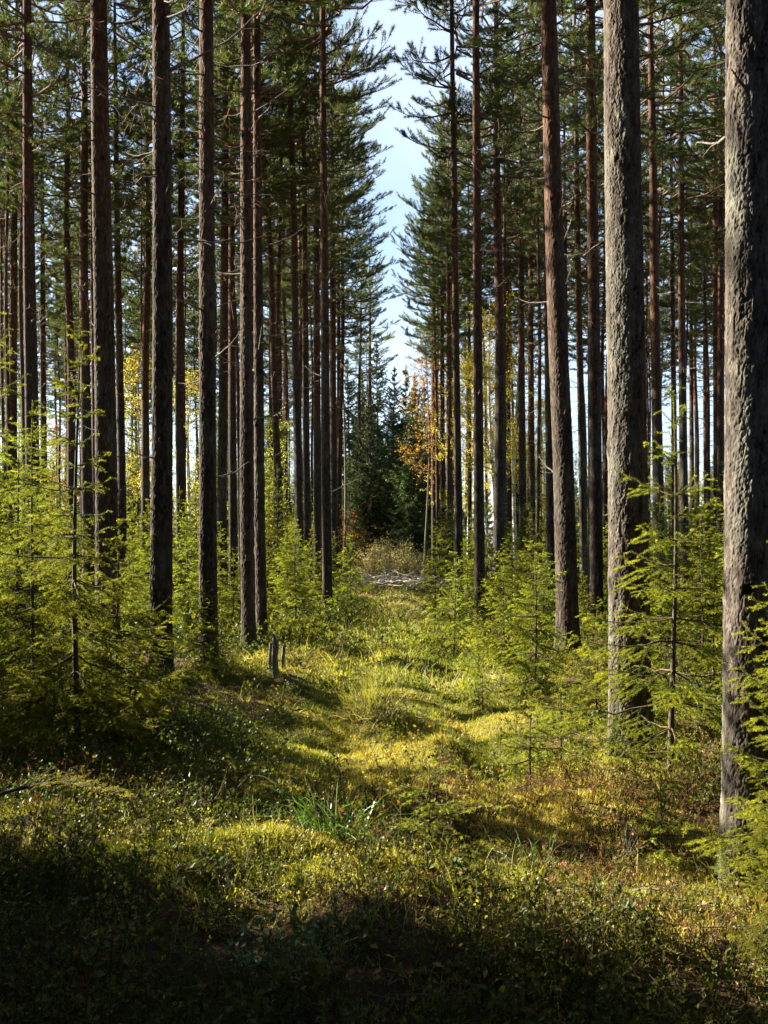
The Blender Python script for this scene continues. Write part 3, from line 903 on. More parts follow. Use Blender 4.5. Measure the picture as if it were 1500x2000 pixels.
# ------------------------------------------------------------------ spruces
def spruce_geo(seed, h, Lk=.40, whorl=.17, nper=7, twig=.050, needle=(.018, .0028), step=.0012, droop=.18, z_from=.06, second=True, r=None, top_gap=.25, rag=.25, crown_pow=.85):
    """returns trunk Geo and branch Geo of a young spruce"""
    rng = np.random.default_rng(seed)
    tr = Geo(); br = Geo()
    n = 14; t = np.linspace(0, 1, n)
    r = r or (.004 + .0065 * h)
    ph = rng.uniform(0, 6)
    sway = lambda z: np.stack([  .008 * h * np.sin(z / h * 4 + ph), .008 * h * np.sin(z / h * 3 + ph * 2), z], -1)
    P = sway(t * h * 1.0)
    P[0, 2] -= .08
    V, T = tubes(P[None], (r * (1 - .93 * t) + .0015)[None], 8); tr.add(V, T, 0, smooth=True)
    segA, segB = [], []          # needled twig segments
    tip = []
    wP, wR = [], []
    z = h * z_from
    while z < h * .985:
        f = z / h
        Lw = Lk * h * (1 - f) ** crown_pow * (.55 + .45 * min(1, f / .15)) + .04
        for k in range(nper + rng.integers(-1, 2)):
            if rng.random() < .16:
                continue
            az = rng.uniform(0, 2 * math.pi)
            L = Lw * rng.uniform(max(.25, 1 - rag * 2.2), 1 + rag)
            rise = R(-4 + 52 * f ** 2.2 + rng.normal() * 6)
            nb = 8; tb = np.linspace(0, 1, nb)
            d = np.array([math.cos(az), math.sin(az), 0])
            B = sway(np.array([z]))[0] + d * (L * tb * math.cos(rise))[:, None]
            B[:, 2] += L * tb * math.sin(rise) - droop * L * np.sin(tb * 2.4) * (1 - f) + .10 * L * tb ** 3
            B[1:] += rng.normal(size=(nb - 1, 3)) * .015 * L
            wP.append(B); wR.append(np.linspace(.0025 + .0065 * L, .0014, nb))
            i = np.arange(2 if L > .3 else 0, nb - 1)
            segA.append(B[i]); segB.append(B[i + 1]); tip.append((i / nb) * 1.0)
            m = int(max(2, L * .86 / twig))
            tt = np.linspace(.16, .985, m) + rng.normal(size=m) * .01
            tt = np.clip(tt, .05, .99)
            s_ = np.clip((tt * (nb - 1)).astype(int), 0, nb - 2); fr = tt * (nb - 1) - s_
            q = B[s_] * (1 - fr)[:, None] + B[s_ + 1] * fr[:, None]
            dd = unit(B[s_ + 1] - B[s_]); sd = unit(np.cross(dd, [0, 0, 1.0]))
            sg = np.where(np.arange(m) % 2 == 0, 1, -1)
            a = R(50) + rng.normal(size=m) * .14
            dirs = unit(dd * np.cos(a)[:, None] + sd * (np.sin(a) * sg)[:, None] + np.array([0, 0, -.30]) + rng.normal(size=(m, 3)) * .07)
            ln = (.06 + .48 * L * (1 - tt) ** .8 * np.clip(tt / .3, .4, 1)) * rng.uniform(.65, 1.15, m)
            ln = np.minimum(ln, .42)
            e = q + dirs * ln[:, None]; e[:, 2] -= ln * .22
            md = (q + e) / 2; md[:, 2] += ln * .03
            segA += [q, md]; segB += [md, e]; tip += [tt * .55 + .05, tt * .65 + .35]
            wP.append(None); wR.append((q, md, e))
            if second:
                for lvl in (.32, .62):
                    ok = ln > .10
                    if not ok.any():
                        continue
                    qq = q[ok] * (1 - lvl) + e[ok] * lvl
                    for s2 in (-1, 1):
                        a2 = R(46)
                        sd2 = unit(np.cross(dirs[ok], [0, 0, 1.0]))
                        d2 = unit(dirs[ok] * math.cos(a2) + sd2 * math.sin(a2) * s2 + rng.normal(size=(ok.sum(), 3)) * .10 + [0, 0, -.1])
                        l2 = ln[ok] * (1 - lvl) * rng.uniform(.5, .95, ok.sum())
                        segA.append(qq); segB.append(qq + d2 * l2[:, None]); tip.append(tt[ok] * .4 + .55)
        z += whorl * rng.uniform(.75, 1.25) * (1 if f < .8 else 1 + top_gap)
    # leader shoot
    L0 = sway(np.linspace(.80, 1.0, 5) * h); segA.append(L0[:-1]); segB.append(L0[1:]); tip.append(np.full(4, .8))
    bP = np.array([p for p in wP if p is not None]); bR = np.array([r_ for p, r_ in zip(wP, wR) if p is not None])
    V, T = tubes(bP, bR, 4); br.add(V, T, 1, smooth=True)
    tq = [r_ for p, r_ in zip(wP, wR) if p is None]
    q = np.concatenate([a_[0] for a_ in tq]); md = np.concatenate([a_[1] for a_ in tq]); e = np.concatenate([a_[2] for a_ in tq])
    V, T = tubes(np.stack([q, md, e], 1), np.tile([.0018, .0014, .0008], (len(q), 1)), 3); br.add(V, T, 1, smooth=True)
    A = np.concatenate(segA); Bq = np.concatenate(segB); tp = np.concatenate(tip)
    ln = np.linalg.norm(Bq - A, axis=1)
    cnt = np.maximum(2, (ln / step).astype(int))
    idx = np.repeat(np.arange(len(A)), cnt)
    N = len(idx)
    s = rng.random(N)
    P = A[idx] * (1 - s)[:, None] + Bq[idx] * s[:, None]
    D = unit(Bq - A)[idx]
    rad = rng.normal(size=(N, 3)); rad = unit(rad - D * np.sum(rad * D, 1)[:, None])
    rad[:, 2] = rad[:, 2] * .6 + .15
    D2 = unit(D * .60 + rad * .9)
    V, T = blades(P, D2, needle[0] * rng.uniform(.7, 1.2, N), np.full(N, needle[1]), rng)
    tone = np.repeat(np.clip(tp[idx] + rng.normal(size=N) * .12, 0, 1) ** 2.5, 3)  # dims inner needles as painted shade, keeps new growth pale
    br.add(V, T, 0, tone=tone)
    return tr, br

def spruce_meshes(seed, h, dark=False, **kw):
    tr, br = spruce_geo(seed, h, **kw)
    return tr.mesh('trunk', [M_SPRUCEBARK]), br.mesh('foliage', [M_SPRUCE_DARK if dark else M_SPRUCE, M_TWIG])

SPR = {
    'tall': spruce_meshes(1, 3.4, Lk=.29, whorl=.165, nper=7, droop=.24, rag=.34),
    'open': spruce_meshes(2, 2.7, Lk=.34, whorl=.19, nper=5, droop=.10, rag=.35, crown_pow=.75),
    'edge': spruce_meshes(3, 2.4, Lk=.38, whorl=.14, droop=.2),
    'bush_a': spruce_meshes(4, 1.6, Lk=.42, whorl=.12, needle=(.019, .0040), step=.0015),
    'bush_b': spruce_meshes(5, 1.7, Lk=.40, whorl=.13, needle=(.019, .0040), step=.0015),
    'tiny': spruce_meshes(6, .62, Lk=.62, whorl=.075, nper=5, twig=.035),
    'mid_a': spruce_meshes(7, 3.0, Lk=.30, whorl=.15, needle=(.028, .008), step=.0030, twig=.065),
    'mid_b': spruce_meshes(8, 4.6, Lk=.24, whorl=.20, needle=(.032, .009), step=.0038, twig=.075, droop=.25),
    'old_a': spruce_meshes(9, 13.0, True, Lk=.20, whorl=.26, nper=8, needle=(.10, .04), step=.010, twig=.11, droop=.38, r=.12, second=False, rag=.3),
    'old_b': spruce_meshes(10, 10.0, True, Lk=.22, whorl=.26, nper=8, needle=(.10, .04), step=.010, twig=.11, droop=.36, r=.10, second=False, rag=.35),
}
spr_proto = {}
def spruce(kind, x, y, h, label, group, rz=None, name='young_spruce', cat='spruce', wide=1.0, lean=(0, 0)):
    base_h = {'tall': 3.4, 'open': 2.7, 'edge': 2.4, 'bush_a': 1.6, 'bush_b': 1.7, 'tiny': .62, 'mid_a': 3.0, 'mid_b': 4.6, 'old_a': 13.0, 'old_b': 10.0}[kind]
    k = h / base_h
    rz = rnd.uniform(0, 6.28) if rz is None else rz
    z = gz(x, y)
    if kind not in spr_proto:
        root = thing(name, label, cat, (x, y, z), rz, 1, group)
        part('trunk', SPR[kind][0], root); part('foliage', SPR[kind][1], root)
        spr_proto[kind] = root
    else:
        root = copy_thing(spr_proto[kind], (x, y, z), rz, 1.0, label, group)
    root.scale = (k * wide, k * wide, k)
    root.rotation_euler = (lean[0], lean[1], rz)
    return root

GS = 'young spruces along the ride'
def sp_px(kind, px, d, h, label, **kw):
    return spruce(kind, wx(px, d), d, h, label, GS, **kw)

sp_px('tall', 153, 7.8, 3.35, 'tall bright yellow-green young spruce, sunlit, in front of the straight sun-edged pine', rz=.4)
sp_px('open', 1312, 6.8, 2.55, 'open sparsely branched young spruce between the two big right pines', rz=1.9)
sp_px('edge', 1590, 4.5, 1.8, 'dark young spruce reaching in front of the nearest big trunk from the right', rz=.2)
sp_px('edge', 1530, 3.8, .9, 'low dark green spruce in the bottom right corner', rz=2.2)
sp_px('tall', -25, 13, 4.9, 'dark shaded spruce at the left edge, taller than the bright one', rz=2.6)
sp_px('edge', 35, 11.2, 2.8, 'spruce with sunlit twigs behind the dark one at the left edge', rz=4.0)
sp_px('bush_a', 1045, 10.7, 1.60, 'broad sunlit young spruce with a pointed leader, right of the mossy rut', rz=0)
sp_px('bush_b', 887, 15.6, 1.62, 'bushy yellow-green young spruce at the foot of the slim pine on the ride', rz=1)
sp_px('bush_a', 685, 21, 1.75, 'dense dark young spruce on the left edge of the ride, beside the dark pine foot', rz=2)
sp_px('bush_b', 577, 16.2, 1.75, 'thin stemmed young spruce right of the close pair of pines', rz=3)
sp_px('tiny', 1037, 7.35, .62, 'small dark low spruce spreading over the right side of the mossy rut', rz=0.6, wide=1.15)
sp_px('tiny', 1095, 7.9, .72, 'small spruce crowding the foot of the big sunlit pine', rz=2.6)
sp_px('tiny', 943, 10.6, .42, 'tiny spruce seedling on the moss at the right of the ride', rz=1.2)
sp_px('tiny', 838, 5.2, .50, 'low green spruce seedling beside the sedge clump in the foreground', rz=5.0, wide=1.2)
sp_px('tiny', 1290, 5.3, .45, 'low spruce seedling in the shade left of the nearest big trunk', rz=3.6)
sp_px('bush_a', 262, 9.6, 1.0, 'shaded young spruce at the foot of the bright tall one', rz=1.4)
sp_px('bush_b', 1165, 9.4, 1.0, 'sunlit young spruce behind the big sunlit trunk', rz=.9)
sp_px('bush_a', 1395, 9.6, 1.15, 'dense sunlit spruce just left of the nearest big trunk', rz=3.3)
sp_px('bush_b', 400, 11.6, 1.1, 'half shaded small spruce in front of the trunk carrying green twigs', rz=4.4)
sp_px('tiny', 700, 12.5, .42, 'little spruce seedling in the middle of the ride behind the grass tussock', rz=.3)

sp_px('tall', 66, 8.9, 2.75, 'sunlit young spruce standing close left of the tall bright yellow-green one', rz=2.2)
sp_px('bush_b', 232, 8.5, 1.75, 'bushy sunlit spruce close right of the tall bright yellow-green one', rz=5.1)
sp_px('bush_a', 985, 12.8, 1.45, 'sunlit spruce between the broad pointed one and the foot of the rust coloured pine', rz=2.4)
sp_px('bush_b', 1250, 8.3, 1.15, 'low full spruce just behind the foot of the big sunlit pine', rz=4.0)
sp_px('bush_a', 640, 23.5, 1.6, 'dark full young spruce left of the dense one on the ride edge', rz=1.0)
# undergrowth deeper in: copies
UG = [  # px, metres, height, kind
    (30, 13, 2.6, 'mid_a'), (130, 20, 2.6, 'mid_a'), (260, 17, 1.6, 'mid_a'), (300, 20, 2.4, 'mid_b'), (365, 17, 2.2, 'mid_a'), (430, 19, 2.0, 'mid_a'),
    (455, 16.6, 1.5, 'bush_a'), (540, 23, 3.4, 'mid_b'), (525, 27, 3.8, 'mid_b'), (560, 19, 1.8, 'mid_a'), (610, 25, 1.9, 'mid_a'), (655, 27, 2.0, 'mid_a'), (350, 24, 3.0, 'mid_b'), (410, 28, 3.4, 'mid_b'),
    (60, 22, 4.5, 'mid_b'), (220, 26, 3.5, 'mid_b'), (10, 30, 5.0, 'mid_b'),
    (850, 22, 1.9, 'mid_a'), (912, 20, 1.7, 'mid_a'), (960, 16.5, 1.5, 'mid_a'), (1000, 19, 2.0, 'mid_a'), (1060, 15.8, 1.6, 'bush_b'), (1140, 15, 1.2, 'mid_a'),
    (1262, 13.5, 1.5, 'mid_a'), (1370, 13, 1.9, 'mid_a'), (1450, 15, 2.6, 'mid_a'), (1290, 17, 2.6, 'mid_b'), (1360, 19, 2.8, 'mid_b'), (1210, 18, 2.4, 'mid_b'), (1120, 21, 2.4, 'mid_b'),
    (1040, 24, 2.4, 'mid_b'), (980, 28, 3.0, 'mid_b'), (920, 30, 2.6, 'mid_b'), (870, 33, 3.2, 'mid_b'), (1420, 22, 3.6, 'mid_b'), (1480, 16, 3.0, 'mid_a')]
ru = random.Random(77)
for k in range(70):
    d = ru.uniform(17, 48); px = ru.uniform(-40, 1540)
    if abs(wx(px, d) - path_x(d)) < 1.9:
        continue
    UG.append((px, d, ru.uniform(1.1, 3.0) * (1 if d < 28 else 1.3), ru.choice(['mid_a', 'mid_b'])))
for px, d, h, kind in UG:
    side = 'left' if px < 755 else 'right'
    spruce(kind, wx(px, d), d, h, f'bushy young spruce of the undergrowth among the pine trunks {side} of the ride', f'undergrowth spruces {side} of the ride')

# the dark spruce wood closing the ride
FS = [(738, 66, 14.6, 'old_a'), (768, 63, 12.6, 'old_a'), (706, 62, 12.2, 'old_a'), (796, 64, 12.8, 'old_b'), (722, 74, 13.0, 'old_a'), (700, 66, 9.5, 'old_b'), (765, 71, 11.5, 'old_b'), (785, 67, 10.0, 'old_a'), (810, 65, 12.5, 'old_a'), (830, 60, 11.0, 'old_b'), (680, 60, 12.5, 'old_a'),
      (660, 66, 11, 'old_b'), (750, 62, 7.5, 'old_b'), (715, 60, 7.0, 'old_b'), (790, 60, 7.5, 'old_b'), (855, 66, 12, 'old_a'), (640, 70, 11, 'old_a'), (770, 56, 5.0, 'old_b'), (700, 56, 5.5, 'old_b'), (820, 55, 6.0, 'old_b'), (735, 58, 5.5, 'old_b')]
FS += [(682 + 15 * k + (k * 7) % 9, 50 + (k * 5) % 8, 6.0 + (k * 13) % 7 * .55, 'old_a' if k % 2 else 'old_b') for k in range(12)]
FLAB = 'dark old spruce in the wood closing the far end of the ride'
for k, (px, d, h, kind) in enumerate(FS):
    lab = 'tallest pointed dark spruce in the middle of the far wood, against the sky' if k == 0 else FLAB
    spruce(kind, wx(px, d), d, h, lab, None if k == 0 else 'spruces closing the ride', name='old_spruce')
for k in range(100):       # far wood beyond the pines
    side = -1 if k % 2 else 1
    d = rnd.uniform(56, 84); x = side * rnd.uniform(5, .42 * d)
    h = rnd.uniform(4.0, 8.0) if side > 0 else rnd.uniform(4.5, 9.5)
    spruce(rnd.choice(['old_a', 'old_b']), x, d, h, f'dark spruce far behind the pine stand {"left" if side < 0 else "right"} of the ride', f'far spruces behind the {"left" if side < 0 else "right"} stand', name='old_spruce')

# spruces outside the view, left of the ride, that throw the foreground into shade
OUT = [(-4.0, 4.1, 4.5), (-5.2, 5.6, 5.4), (-7.4, 6.1, 6.6), (-4.5, 5.1, 4.4), (-3.9, 7.5, 6.0), (-6.0, 3.9, 5.5), (-4.6, 2.6, 4.5), (-9.6, 6.6, 8.0), (-3.3, 2.9, 3.2), (-8.2, 4.6, 7.0), (-2.8, 1.6, 2.6), (-6.6, 2.0, 6.0), (-12, 7.2, 9.0),
       (-4.6, 8.4, 2.3), (-5.4, 9.2, 2.6), (-6.4, 8.9, 3.1), (-7.6, 9.6, 3.7), (-8.9, 10.2, 4.3), (-10.2, 10.7, 5.0), (-5.2, 8.0, 2.3), (-5.0, 10.0, 2.5), (-5.5, 11.2, 3.4), (-5.4, 12.4, 3.2), (-6.4, 10.4, 3.9), (-6.9, 12.0, 4.0)]
for k, (x, y, h) in enumerate(OUT):
    w_ = .75 if (x, h) == (-3.9, 6.0) else 1.2
    spruce('mid_b' if h > 3 else 'edge', x, y, h, 'bushy spruce outside the view, left of the camera', 'spruces beside the camera', wide=w_)

# the forest round and behind the camera keeps the open sky off the ride
rb = random.Random(31)
n_back = 0
for k in range(1200):
    x = rb.uniform(-24, 26); y = rb.uniform(-22, 22)
    if in_frame(x, y, 1.8) or (x < 1.5 and y > -1.7) or math.hypot(x, y) < 2.4 or math.hypot(x, y) > 24 or any((x - a) ** 2 + (y - b) ** 2 < 4.4 for a, b in placed):
        continue
    if n_back % 6 == 5 and not in_frame(x, y, 2.4):
        copy_thing(pine_protos[rb.randrange(8)], (x, y, gz(x, y)), rb.uniform(0, 6.28), rb.uniform(.85, 1.05), 'pine of the stand outside the view, behind or right of the camera', 'pines behind the camera')
    elif in_frame(x, y, 5.0) or math.hypot(x, y) < 6.5:
        if in_frame(x, y, 2.6) or (y > 0 and x < 2.6):
            continue
        spruce('mid_b', x, y, rb.uniform(3.4, 5.0), 'bushy young spruce outside the view, close to the camera', 'young spruces behind the camera', wide=1.25)
    else:
        spruce(rb.choice(['old_a', 'old_b']), x, y, rb.uniform(6, 12), 'bushy spruce outside the view, behind or right of the camera', 'spruces behind the camera', name='old_spruce', wide=1.5)
    placed.append((x, y)); n_back += 1
    if n_back > 170:
        break
print('back', n_back)

# ------------------------------------------------------------------ birches and aspens in autumn colour
far_birch = []
def broadleaf(name, label, cat, px, d, h, mat, seed, r=.07, spread=1.9, z0=.35, nleaf=7000, bark=None, leanx=0.0, size=.056):
    rng = np.random.default_rng(seed)
    x0 = wx(px, d); zb = gz(x0, d)
    root = thing(name, label, cat, (x0, d, zb))
    t = np.linspace(0, 1, 26)
    C = np.stack([leanx * t * h + .12 * np.sin(t * 5 + seed), .1 * np.sin(t * 4 + seed * 2), t * h - .15], 1)
    g = Geo(); V, T = tubes(C[None], (r * (1 - .88 * t) + .35 * r * np.exp(-t * h / .3))[None], 10); g.add(V, T, 0, smooth=True)
    part('trunk', g.mesh('trunk', [bark or M_BIRCH]), root)
    c = Geo(); bP, bR, ends = [], [], []
    for k in range(46):
        f = rng.uniform(z0, .97)
        p0 = np.array([np.interp(f, t, C[:, i]) for i in range(3)])
        L = spread * (1 - ((f - z0) / (1 - z0)) ** 1.6) ** .8 * rng.uniform(.5, 1.1) + .25
        P = limb_curve(rng, 0, rng.uniform(0, 6.28), L, R(rng.uniform(15, 50)), 7, .12, .08) + p0
        bP.append(P); bR.append(np.linspace(.006 + .008 * L, .003, 7))
        for j in range(9):
            i0 = rng.integers(1, 7)
            e = P[i0] + unit(rng.normal(size=3) + unit(P[-1] - P[0]) * .8 + [0, 0, -.25]) * rng.uniform(.3, .75)
            ends.append((P[i0], e))
    V, T = tubes(np.array(bP), np.array(bR), 5); c.add(V, T, 1, smooth=True)
    E = np.array(ends); md = (E[:, 0] + E[:, 1]) / 2
    V, T = tubes(np.stack([E[:, 0], md, E[:, 1]], 1), np.tile([.004, .003, .002], (len(E), 1)), 3); c.add(V, T, 1, smooth=True)
    N = int(nleaf * 1.5)
    i = rng.integers(0, len(E), N); s = rng.uniform(.1, 1.1, N)
    P = E[i, 0] * (1 - s)[:, None] + E[i, 1] * s[:, None] + rng.normal(size=(N, 3)) * .055
    D = unit(rng.normal(size=(N, 3)) + [0, 0, -.5]); Nn = unit(rng.normal(size=(N, 3)) + [0, 0, .6])
    V, T = leaves(P, D, Nn, size * rng.uniform(.7, 1.2, N), size * .75 * rng.uniform(.7, 1.2, N)); c.add(V, T, 0)
    part('crown', c.mesh('crown', [mat, M_TWIG]), root)
    far_birch.append(root)

broadleaf('birch_tree', 'white barked birch with golden leaves behind the dark brown pine', 'birch', 962, 36, 10.5, M_BIRCHLEAF, 1, r=.10, z0=.32, leanx=-.004)
broadleaf('birch_tree', 'leaning white birch stem crossing behind the white barked birch', 'birch', 958, 38, 8.5, M_BIRCHLEAF, 2, r=.08, z0=.5, leanx=-.06)
broadleaf('birch_tree', 'pale second birch right of the rusty pines, in golden leaf', 'birch', 1010, 40, 11, M_BIRCHLEAF, 3, r=.10, z0=.3)
broadleaf('birch_tree', 'golden birch filling the gap behind the rust coloured pine', 'birch', 920, 46, 10.5, M_BIRCHLEAF, 4, r=.08, z0=.22, spread=2.3, nleaf=8000)
broadleaf('aspen_tree', 'orange leaved aspen beside the dark spruce wood at the right end of the ride', 'aspen', 833, 45, 10.8, M_ORANGELEAF, 5, r=.06, z0=.42, spread=1.6, nleaf=2600, bark=M_DEADWOOD)
broadleaf('aspen_tree', 'orange tinted aspen behind the sunlit far pine', 'aspen', 868, 54, 10, M_ORANGELEAF, 6, r=.07, z0=.4, spread=2.0, nleaf=3200)
broadleaf('birch_tree', 'yellow birch left of the thickest left trunk', 'birch', 275, 44, 10, M_BIRCHLEAF, 7, r=.08, z0=.35, spread=2.4, nleaf=4200)
broadleaf('birch_tree', 'yellow birch shining between the two thick left trunks', 'birch', 372, 42, 9, M_BIRCHLEAF, 8, r=.08, z0=.15, spread=2.2, nleaf=5000)
broadleaf('birch_tree', 'pale yellow birch behind the three thin pines of the left stand', 'birch', 540, 56, 9, M_BIRCHLEAF, 9, r=.08, z0=.3, spread=2.2, nleaf=5000)
broadleaf('aspen_tree', 'orange aspen in the sky gap behind the bright tall spruce', 'aspen', 110, 52, 8, M_ORANGELEAF, 10, r=.07, z0=.4, spread=2.0, nleaf=4000)
broadleaf('birch_tree', 'yellow birch deep behind the orange stemmed pine', 'birch', 1060, 50, 9, M_BIRCHLEAF, 12, r=.08, z0=.25, spread=2.2, nleaf=6000)
broadleaf('birch_tree', 'low yellow-green birch glowing behind the gently curving dark pine', 'birch', 545, 34, 6.0, M_BIRCHGREEN, 13, r=.05, z0=.12, spread=1.6, nleaf=3200)
broadleaf('birch_tree', 'yellow-green birch between the trunk with green twigs and the close pair', 'birch', 452, 38, 7.5, M_BIRCHGREEN, 14, r=.05, z0=.12, spread=1.9, nleaf=7000)
broadleaf('birch_tree', 'yellow-green birch deep behind the straight sun-edged trunk', 'birch', 250, 44, 7.5, M_BIRCHGREEN, 15, r=.05, z0=.12, spread=1.9, nleaf=3600)
broadleaf('birch_tree', 'yellow birch at the left edge between the thin orange pine and the grey one', 'birch', 45, 40, 8.0, M_BIRCHGREEN, 16, r=.05, z0=.15, spread=2.0, nleaf=7000)
broadleaf('birch_tree', 'low golden birch behind the leaning trunk', 'birch', 1085, 40, 6.0, M_BIRCHLEAF, 17, r=.05, z0=.12, spread=1.8, nleaf=6000)
broadleaf('birch_tree', 'low yellow-green birch in the gap right of the big sunlit pine', 'birch', 1300, 42, 5.5, M_BIRCHGREEN, 18, r=.05, z0=.12, spread=1.9, nleaf=6000)
broadleaf('birch_sapling', 'small rusty leaved sapling before the dark spruces at the left edge of the ride', 'birch', 682, 40, 2.8, M_ORANGELEAF, 11, r=.02, z0=.2, spread=.8, nleaf=900, bark=M_TWIG)

rf = random.Random(8)
low = [o for o in far_birch if o['label'].startswith(('low', 'yellow-green'))]
for k in range(44):
    side = -1 if k % 3 else 1
    d = rf.uniform(56, 82); x = side * rf.uniform(4.5 if side < 0 else 7, .40 * d)
    o = copy_thing(rf.choice(low), (x, d, gz(x, d)), rf.uniform(0, 6.28), rf.uniform(.9, 1.35), f'yellow-green birch far behind the pine stand {"left" if side < 0 else "right"} of the ride', f'far birches behind the {"left" if side < 0 else "right"} stand')

# pale bushes and brushwood at the end of the ride
M_WILLOW = leaf_mat('willow_leaves', [(0, (.11, .115, .045)), (.6, (.19, .18, .075)), (1, (.27, .24, .11))], transl=.4)
def bush(label, px, d, h, w, mat, seed, nstem=34, nleaf=3200, size=.06):
    rng = np.random.default_rng(seed)
    x0 = wx(px, d); root = thing('bush', label, 'bush', (x0, d, gz(x0, d)))
    g = Geo(); P = []
    for k in range(nstem):
        P.append(limb_curve(rng, 0, rng.uniform(0, 6.28), h * rng.uniform(.7, 1.15), R(90 - abs(rng.normal()) * 34 * w / h), 7, .16, .12))
    P = np.array(P)
    V, T = tubes(P, np.tile(np.linspace(.012, .003, 7), (nstem, 1)), 4); g.add(V, T, 0, smooth=True)
    part('stems', g.mesh('stems', [M_DEADWOOD]), root).name = 'stem_clump'
    c = Geo(); i = rng.integers(0, nstem, nleaf); s = rng.uniform(.25, 1, nleaf) ** .7 * 5.99
    a = s.astype(int); fr = s - a
    Q = P[i, a] * (1 - fr)[:, None] + P[i, a + 1] * fr[:, None] + rng.normal(size=(nleaf, 3)) * .10
    V, T = leaves(Q, unit(rng.normal(size=(nleaf, 3))), unit(rng.normal(size=(nleaf, 3)) + [0, 0, .8]), size * rng.uniform(.7, 1.3, nleaf), size * .45 * rng.uniform(.7, 1.2, nleaf)); c.add(V, T, 0)
    part('leafage', c.mesh('leafage', [mat]), root)
bush('pale grey-green rounded bush in the middle of the far end of the ride', 778, 40, 1.7, 1.5, M_WILLOW, 1)
bush('lower dull green bush right of the pale rounded one', 815, 38, 1.2, 1.2, M_WILLOW, 2)
bush('straw coloured bush left of the bare brushwood', 728, 34, .9, 1.0, M_DRY, 3, nleaf=2600)
bush('pale tan tall bush before the dark spruces at the left end of the ride', 700, 52, 4.2, 1.4, M_WILLOW, 4, nleaf=4000, size=.09)

bush('dry straw coloured bush standing behind the right end of the bleached brushwood', 792, 34, 1.0, 1.0, M_DRY, 6, nleaf=2600)
bush('tall dry pale bush right behind the middle of the bleached brushwood', 756, 36, 1.3, 1.1, M_DRY, 7, nleaf=2600)

def brush_pile(label, px, d, seed):
    rng = np.random.default_rng(seed); g = Geo(); P = []
    x0 = wx(px, d)
    for k in range(170):
        a = rng.uniform(0, 6.28); L = rng.uniform(.4, 1.5)
        P.append(limb_curve(rng, rng.uniform(.02, .30), a, L, R(rng.normal() * 9), 5, .03, .08) + [rng.normal() * .65, rng.normal() * .8, 0])
    V, T = tubes(np.array(P), np.tile(np.linspace(.014, .004, 5), (len(P), 1)), 4); g.add(V, T, 0, smooth=True)
    o = bpy.data.objects.new('brush_pile', g.mesh('brush_pile', [M_BLEACHED])); link(o); o.location = (x0, d, gz(x0, d) + .03)
    o['label'] = label; o['category'] = 'brushwood'
brush_pile('low heap of bare bleached brushwood lying across the far end of the ride', 768, 32, 5)

# ------------------------------------------------------------------ grass tussocks and sedge
def tussock(name, label, px, d, n, L, mat, seed, spread=.10, w=.006, bend=(.2, 1.0), lean=.45, cat='grass', dz=0.0, mix=None):
    rng = np.random.default_rng(seed)
    x0 = wx(px, d); z0 = gz(x0, d)
    a = rng.uniform(0, 6.28, n); rr = spread * np.sqrt(rng.random(n))
    P = np.stack([rr * np.cos(a), rr * np.sin(a), np.zeros(n) - .02], 1)
    P[:, 2] += ground_z(x0 + P[:, 0], d + P[:, 1]) - z0
    aa = a + rng.normal(size=n) * .7; tl = np.abs(rng.normal(size=n)) * lean
    D = unit(np.stack([np.cos(aa) * np.sin(tl), np.sin(aa) * np.sin(tl), np.cos(tl)], 1))
    V, T, t = ribbons(P, D, L * rng.uniform(.45, 1.1, n), w * rng.uniform(.7, 1.3, n), rng.uniform(bend[0], bend[1], n), rng, 6)
    g = Geo(); g.add(V, T, 0, tone=t)
    if mix is not None:
        k = n
        P2 = np.concatenate([P, P])[:k]; V, T, t = ribbons(P2, unit(D + rng.normal(size=D.shape) * .3), L * .55 * rng.uniform(.4, 1.1, k), w * rng.uniform(.6, 1.1, k), rng.uniform(.5, 1.4, k), rng, 6)
        g.add(V, T, 1, tone=t)
    o = bpy.data.objects.new(name, g.mesh(name, [mat] + ([mix] if mix else []))); link(o); o.location = (x0, d, z0 + dz)
    o['label'] = label; o['category'] = cat
    return o
tussock('grass_tussock', 'sunlit grass tussock on a mossy hump in the middle of the ride', 722, 9.4, 260, .50, M_GRASS, 1, .22, .007, (.1, .7), .34, mix=M_DRY)
tussock('grass_tussock', 'tall green grass clump further down the ride, before the brushwood', 765, 18.6, 260, .62, M_GRASS, 2, .34, .010, (.1, .6), .28)
tussock('sedge_clump', 'dark green broad bladed sedge clump in the foreground shade', 655, 5.6, 130, .62, M_SEDGE, 3, .20, .012, (.4, 1.1), .45, cat='sedge')
tussock('sedge_clump', 'sedge with long arching blades beside the low spruce seedling', 735, 5.4, 80, .55, M_SEDGE, 4, .14, .008, (.5, 1.2), .55, cat='sedge')
tussock('grass_tussock', 'pale thin grass on the lit moss in the left foreground', 330, 5.05, 60, .26, M_GRASS, 5, .20, .004, (.2, 1.0), .4, mix=M_DRY)
tussock('grass_tussock', 'short pale grass tuft at the right end of the lit foreground moss', 520, 5.05, 60, .22, M_GRASS, 6, .18, .004, (.2, 1.0), .4, mix=M_DRY)
tussock('grass_tussock', 'small mossy tuft with short grass at the edge of the mossy rut', 868, 8.3, 120, .17, M_GRASS, 7, .17, .004, (.2, .9), .5, mix=M_DRY)
tussock('grass_tussock', 'grass tuft under the low branches right of the foreground seedling', 1050, 5.15, 46, .34, M_SEDGE, 8, .13, .006, (.3, 1.1), .45)
tussock('grass_tussock', 'thin upright grass at the foot of the rust coloured pine', 925, 17.2, 60, .5, M_GRASS, 9, .15, .008, (.1, .5), .25)
tussock('grass_tussock', 'wispy pale grass beside the foot of the big sunlit pine', 1060, 7.6, 40, .36, M_GRASS, 10, .12, .004, (.3, 1.2), .5, mix=M_DRY)

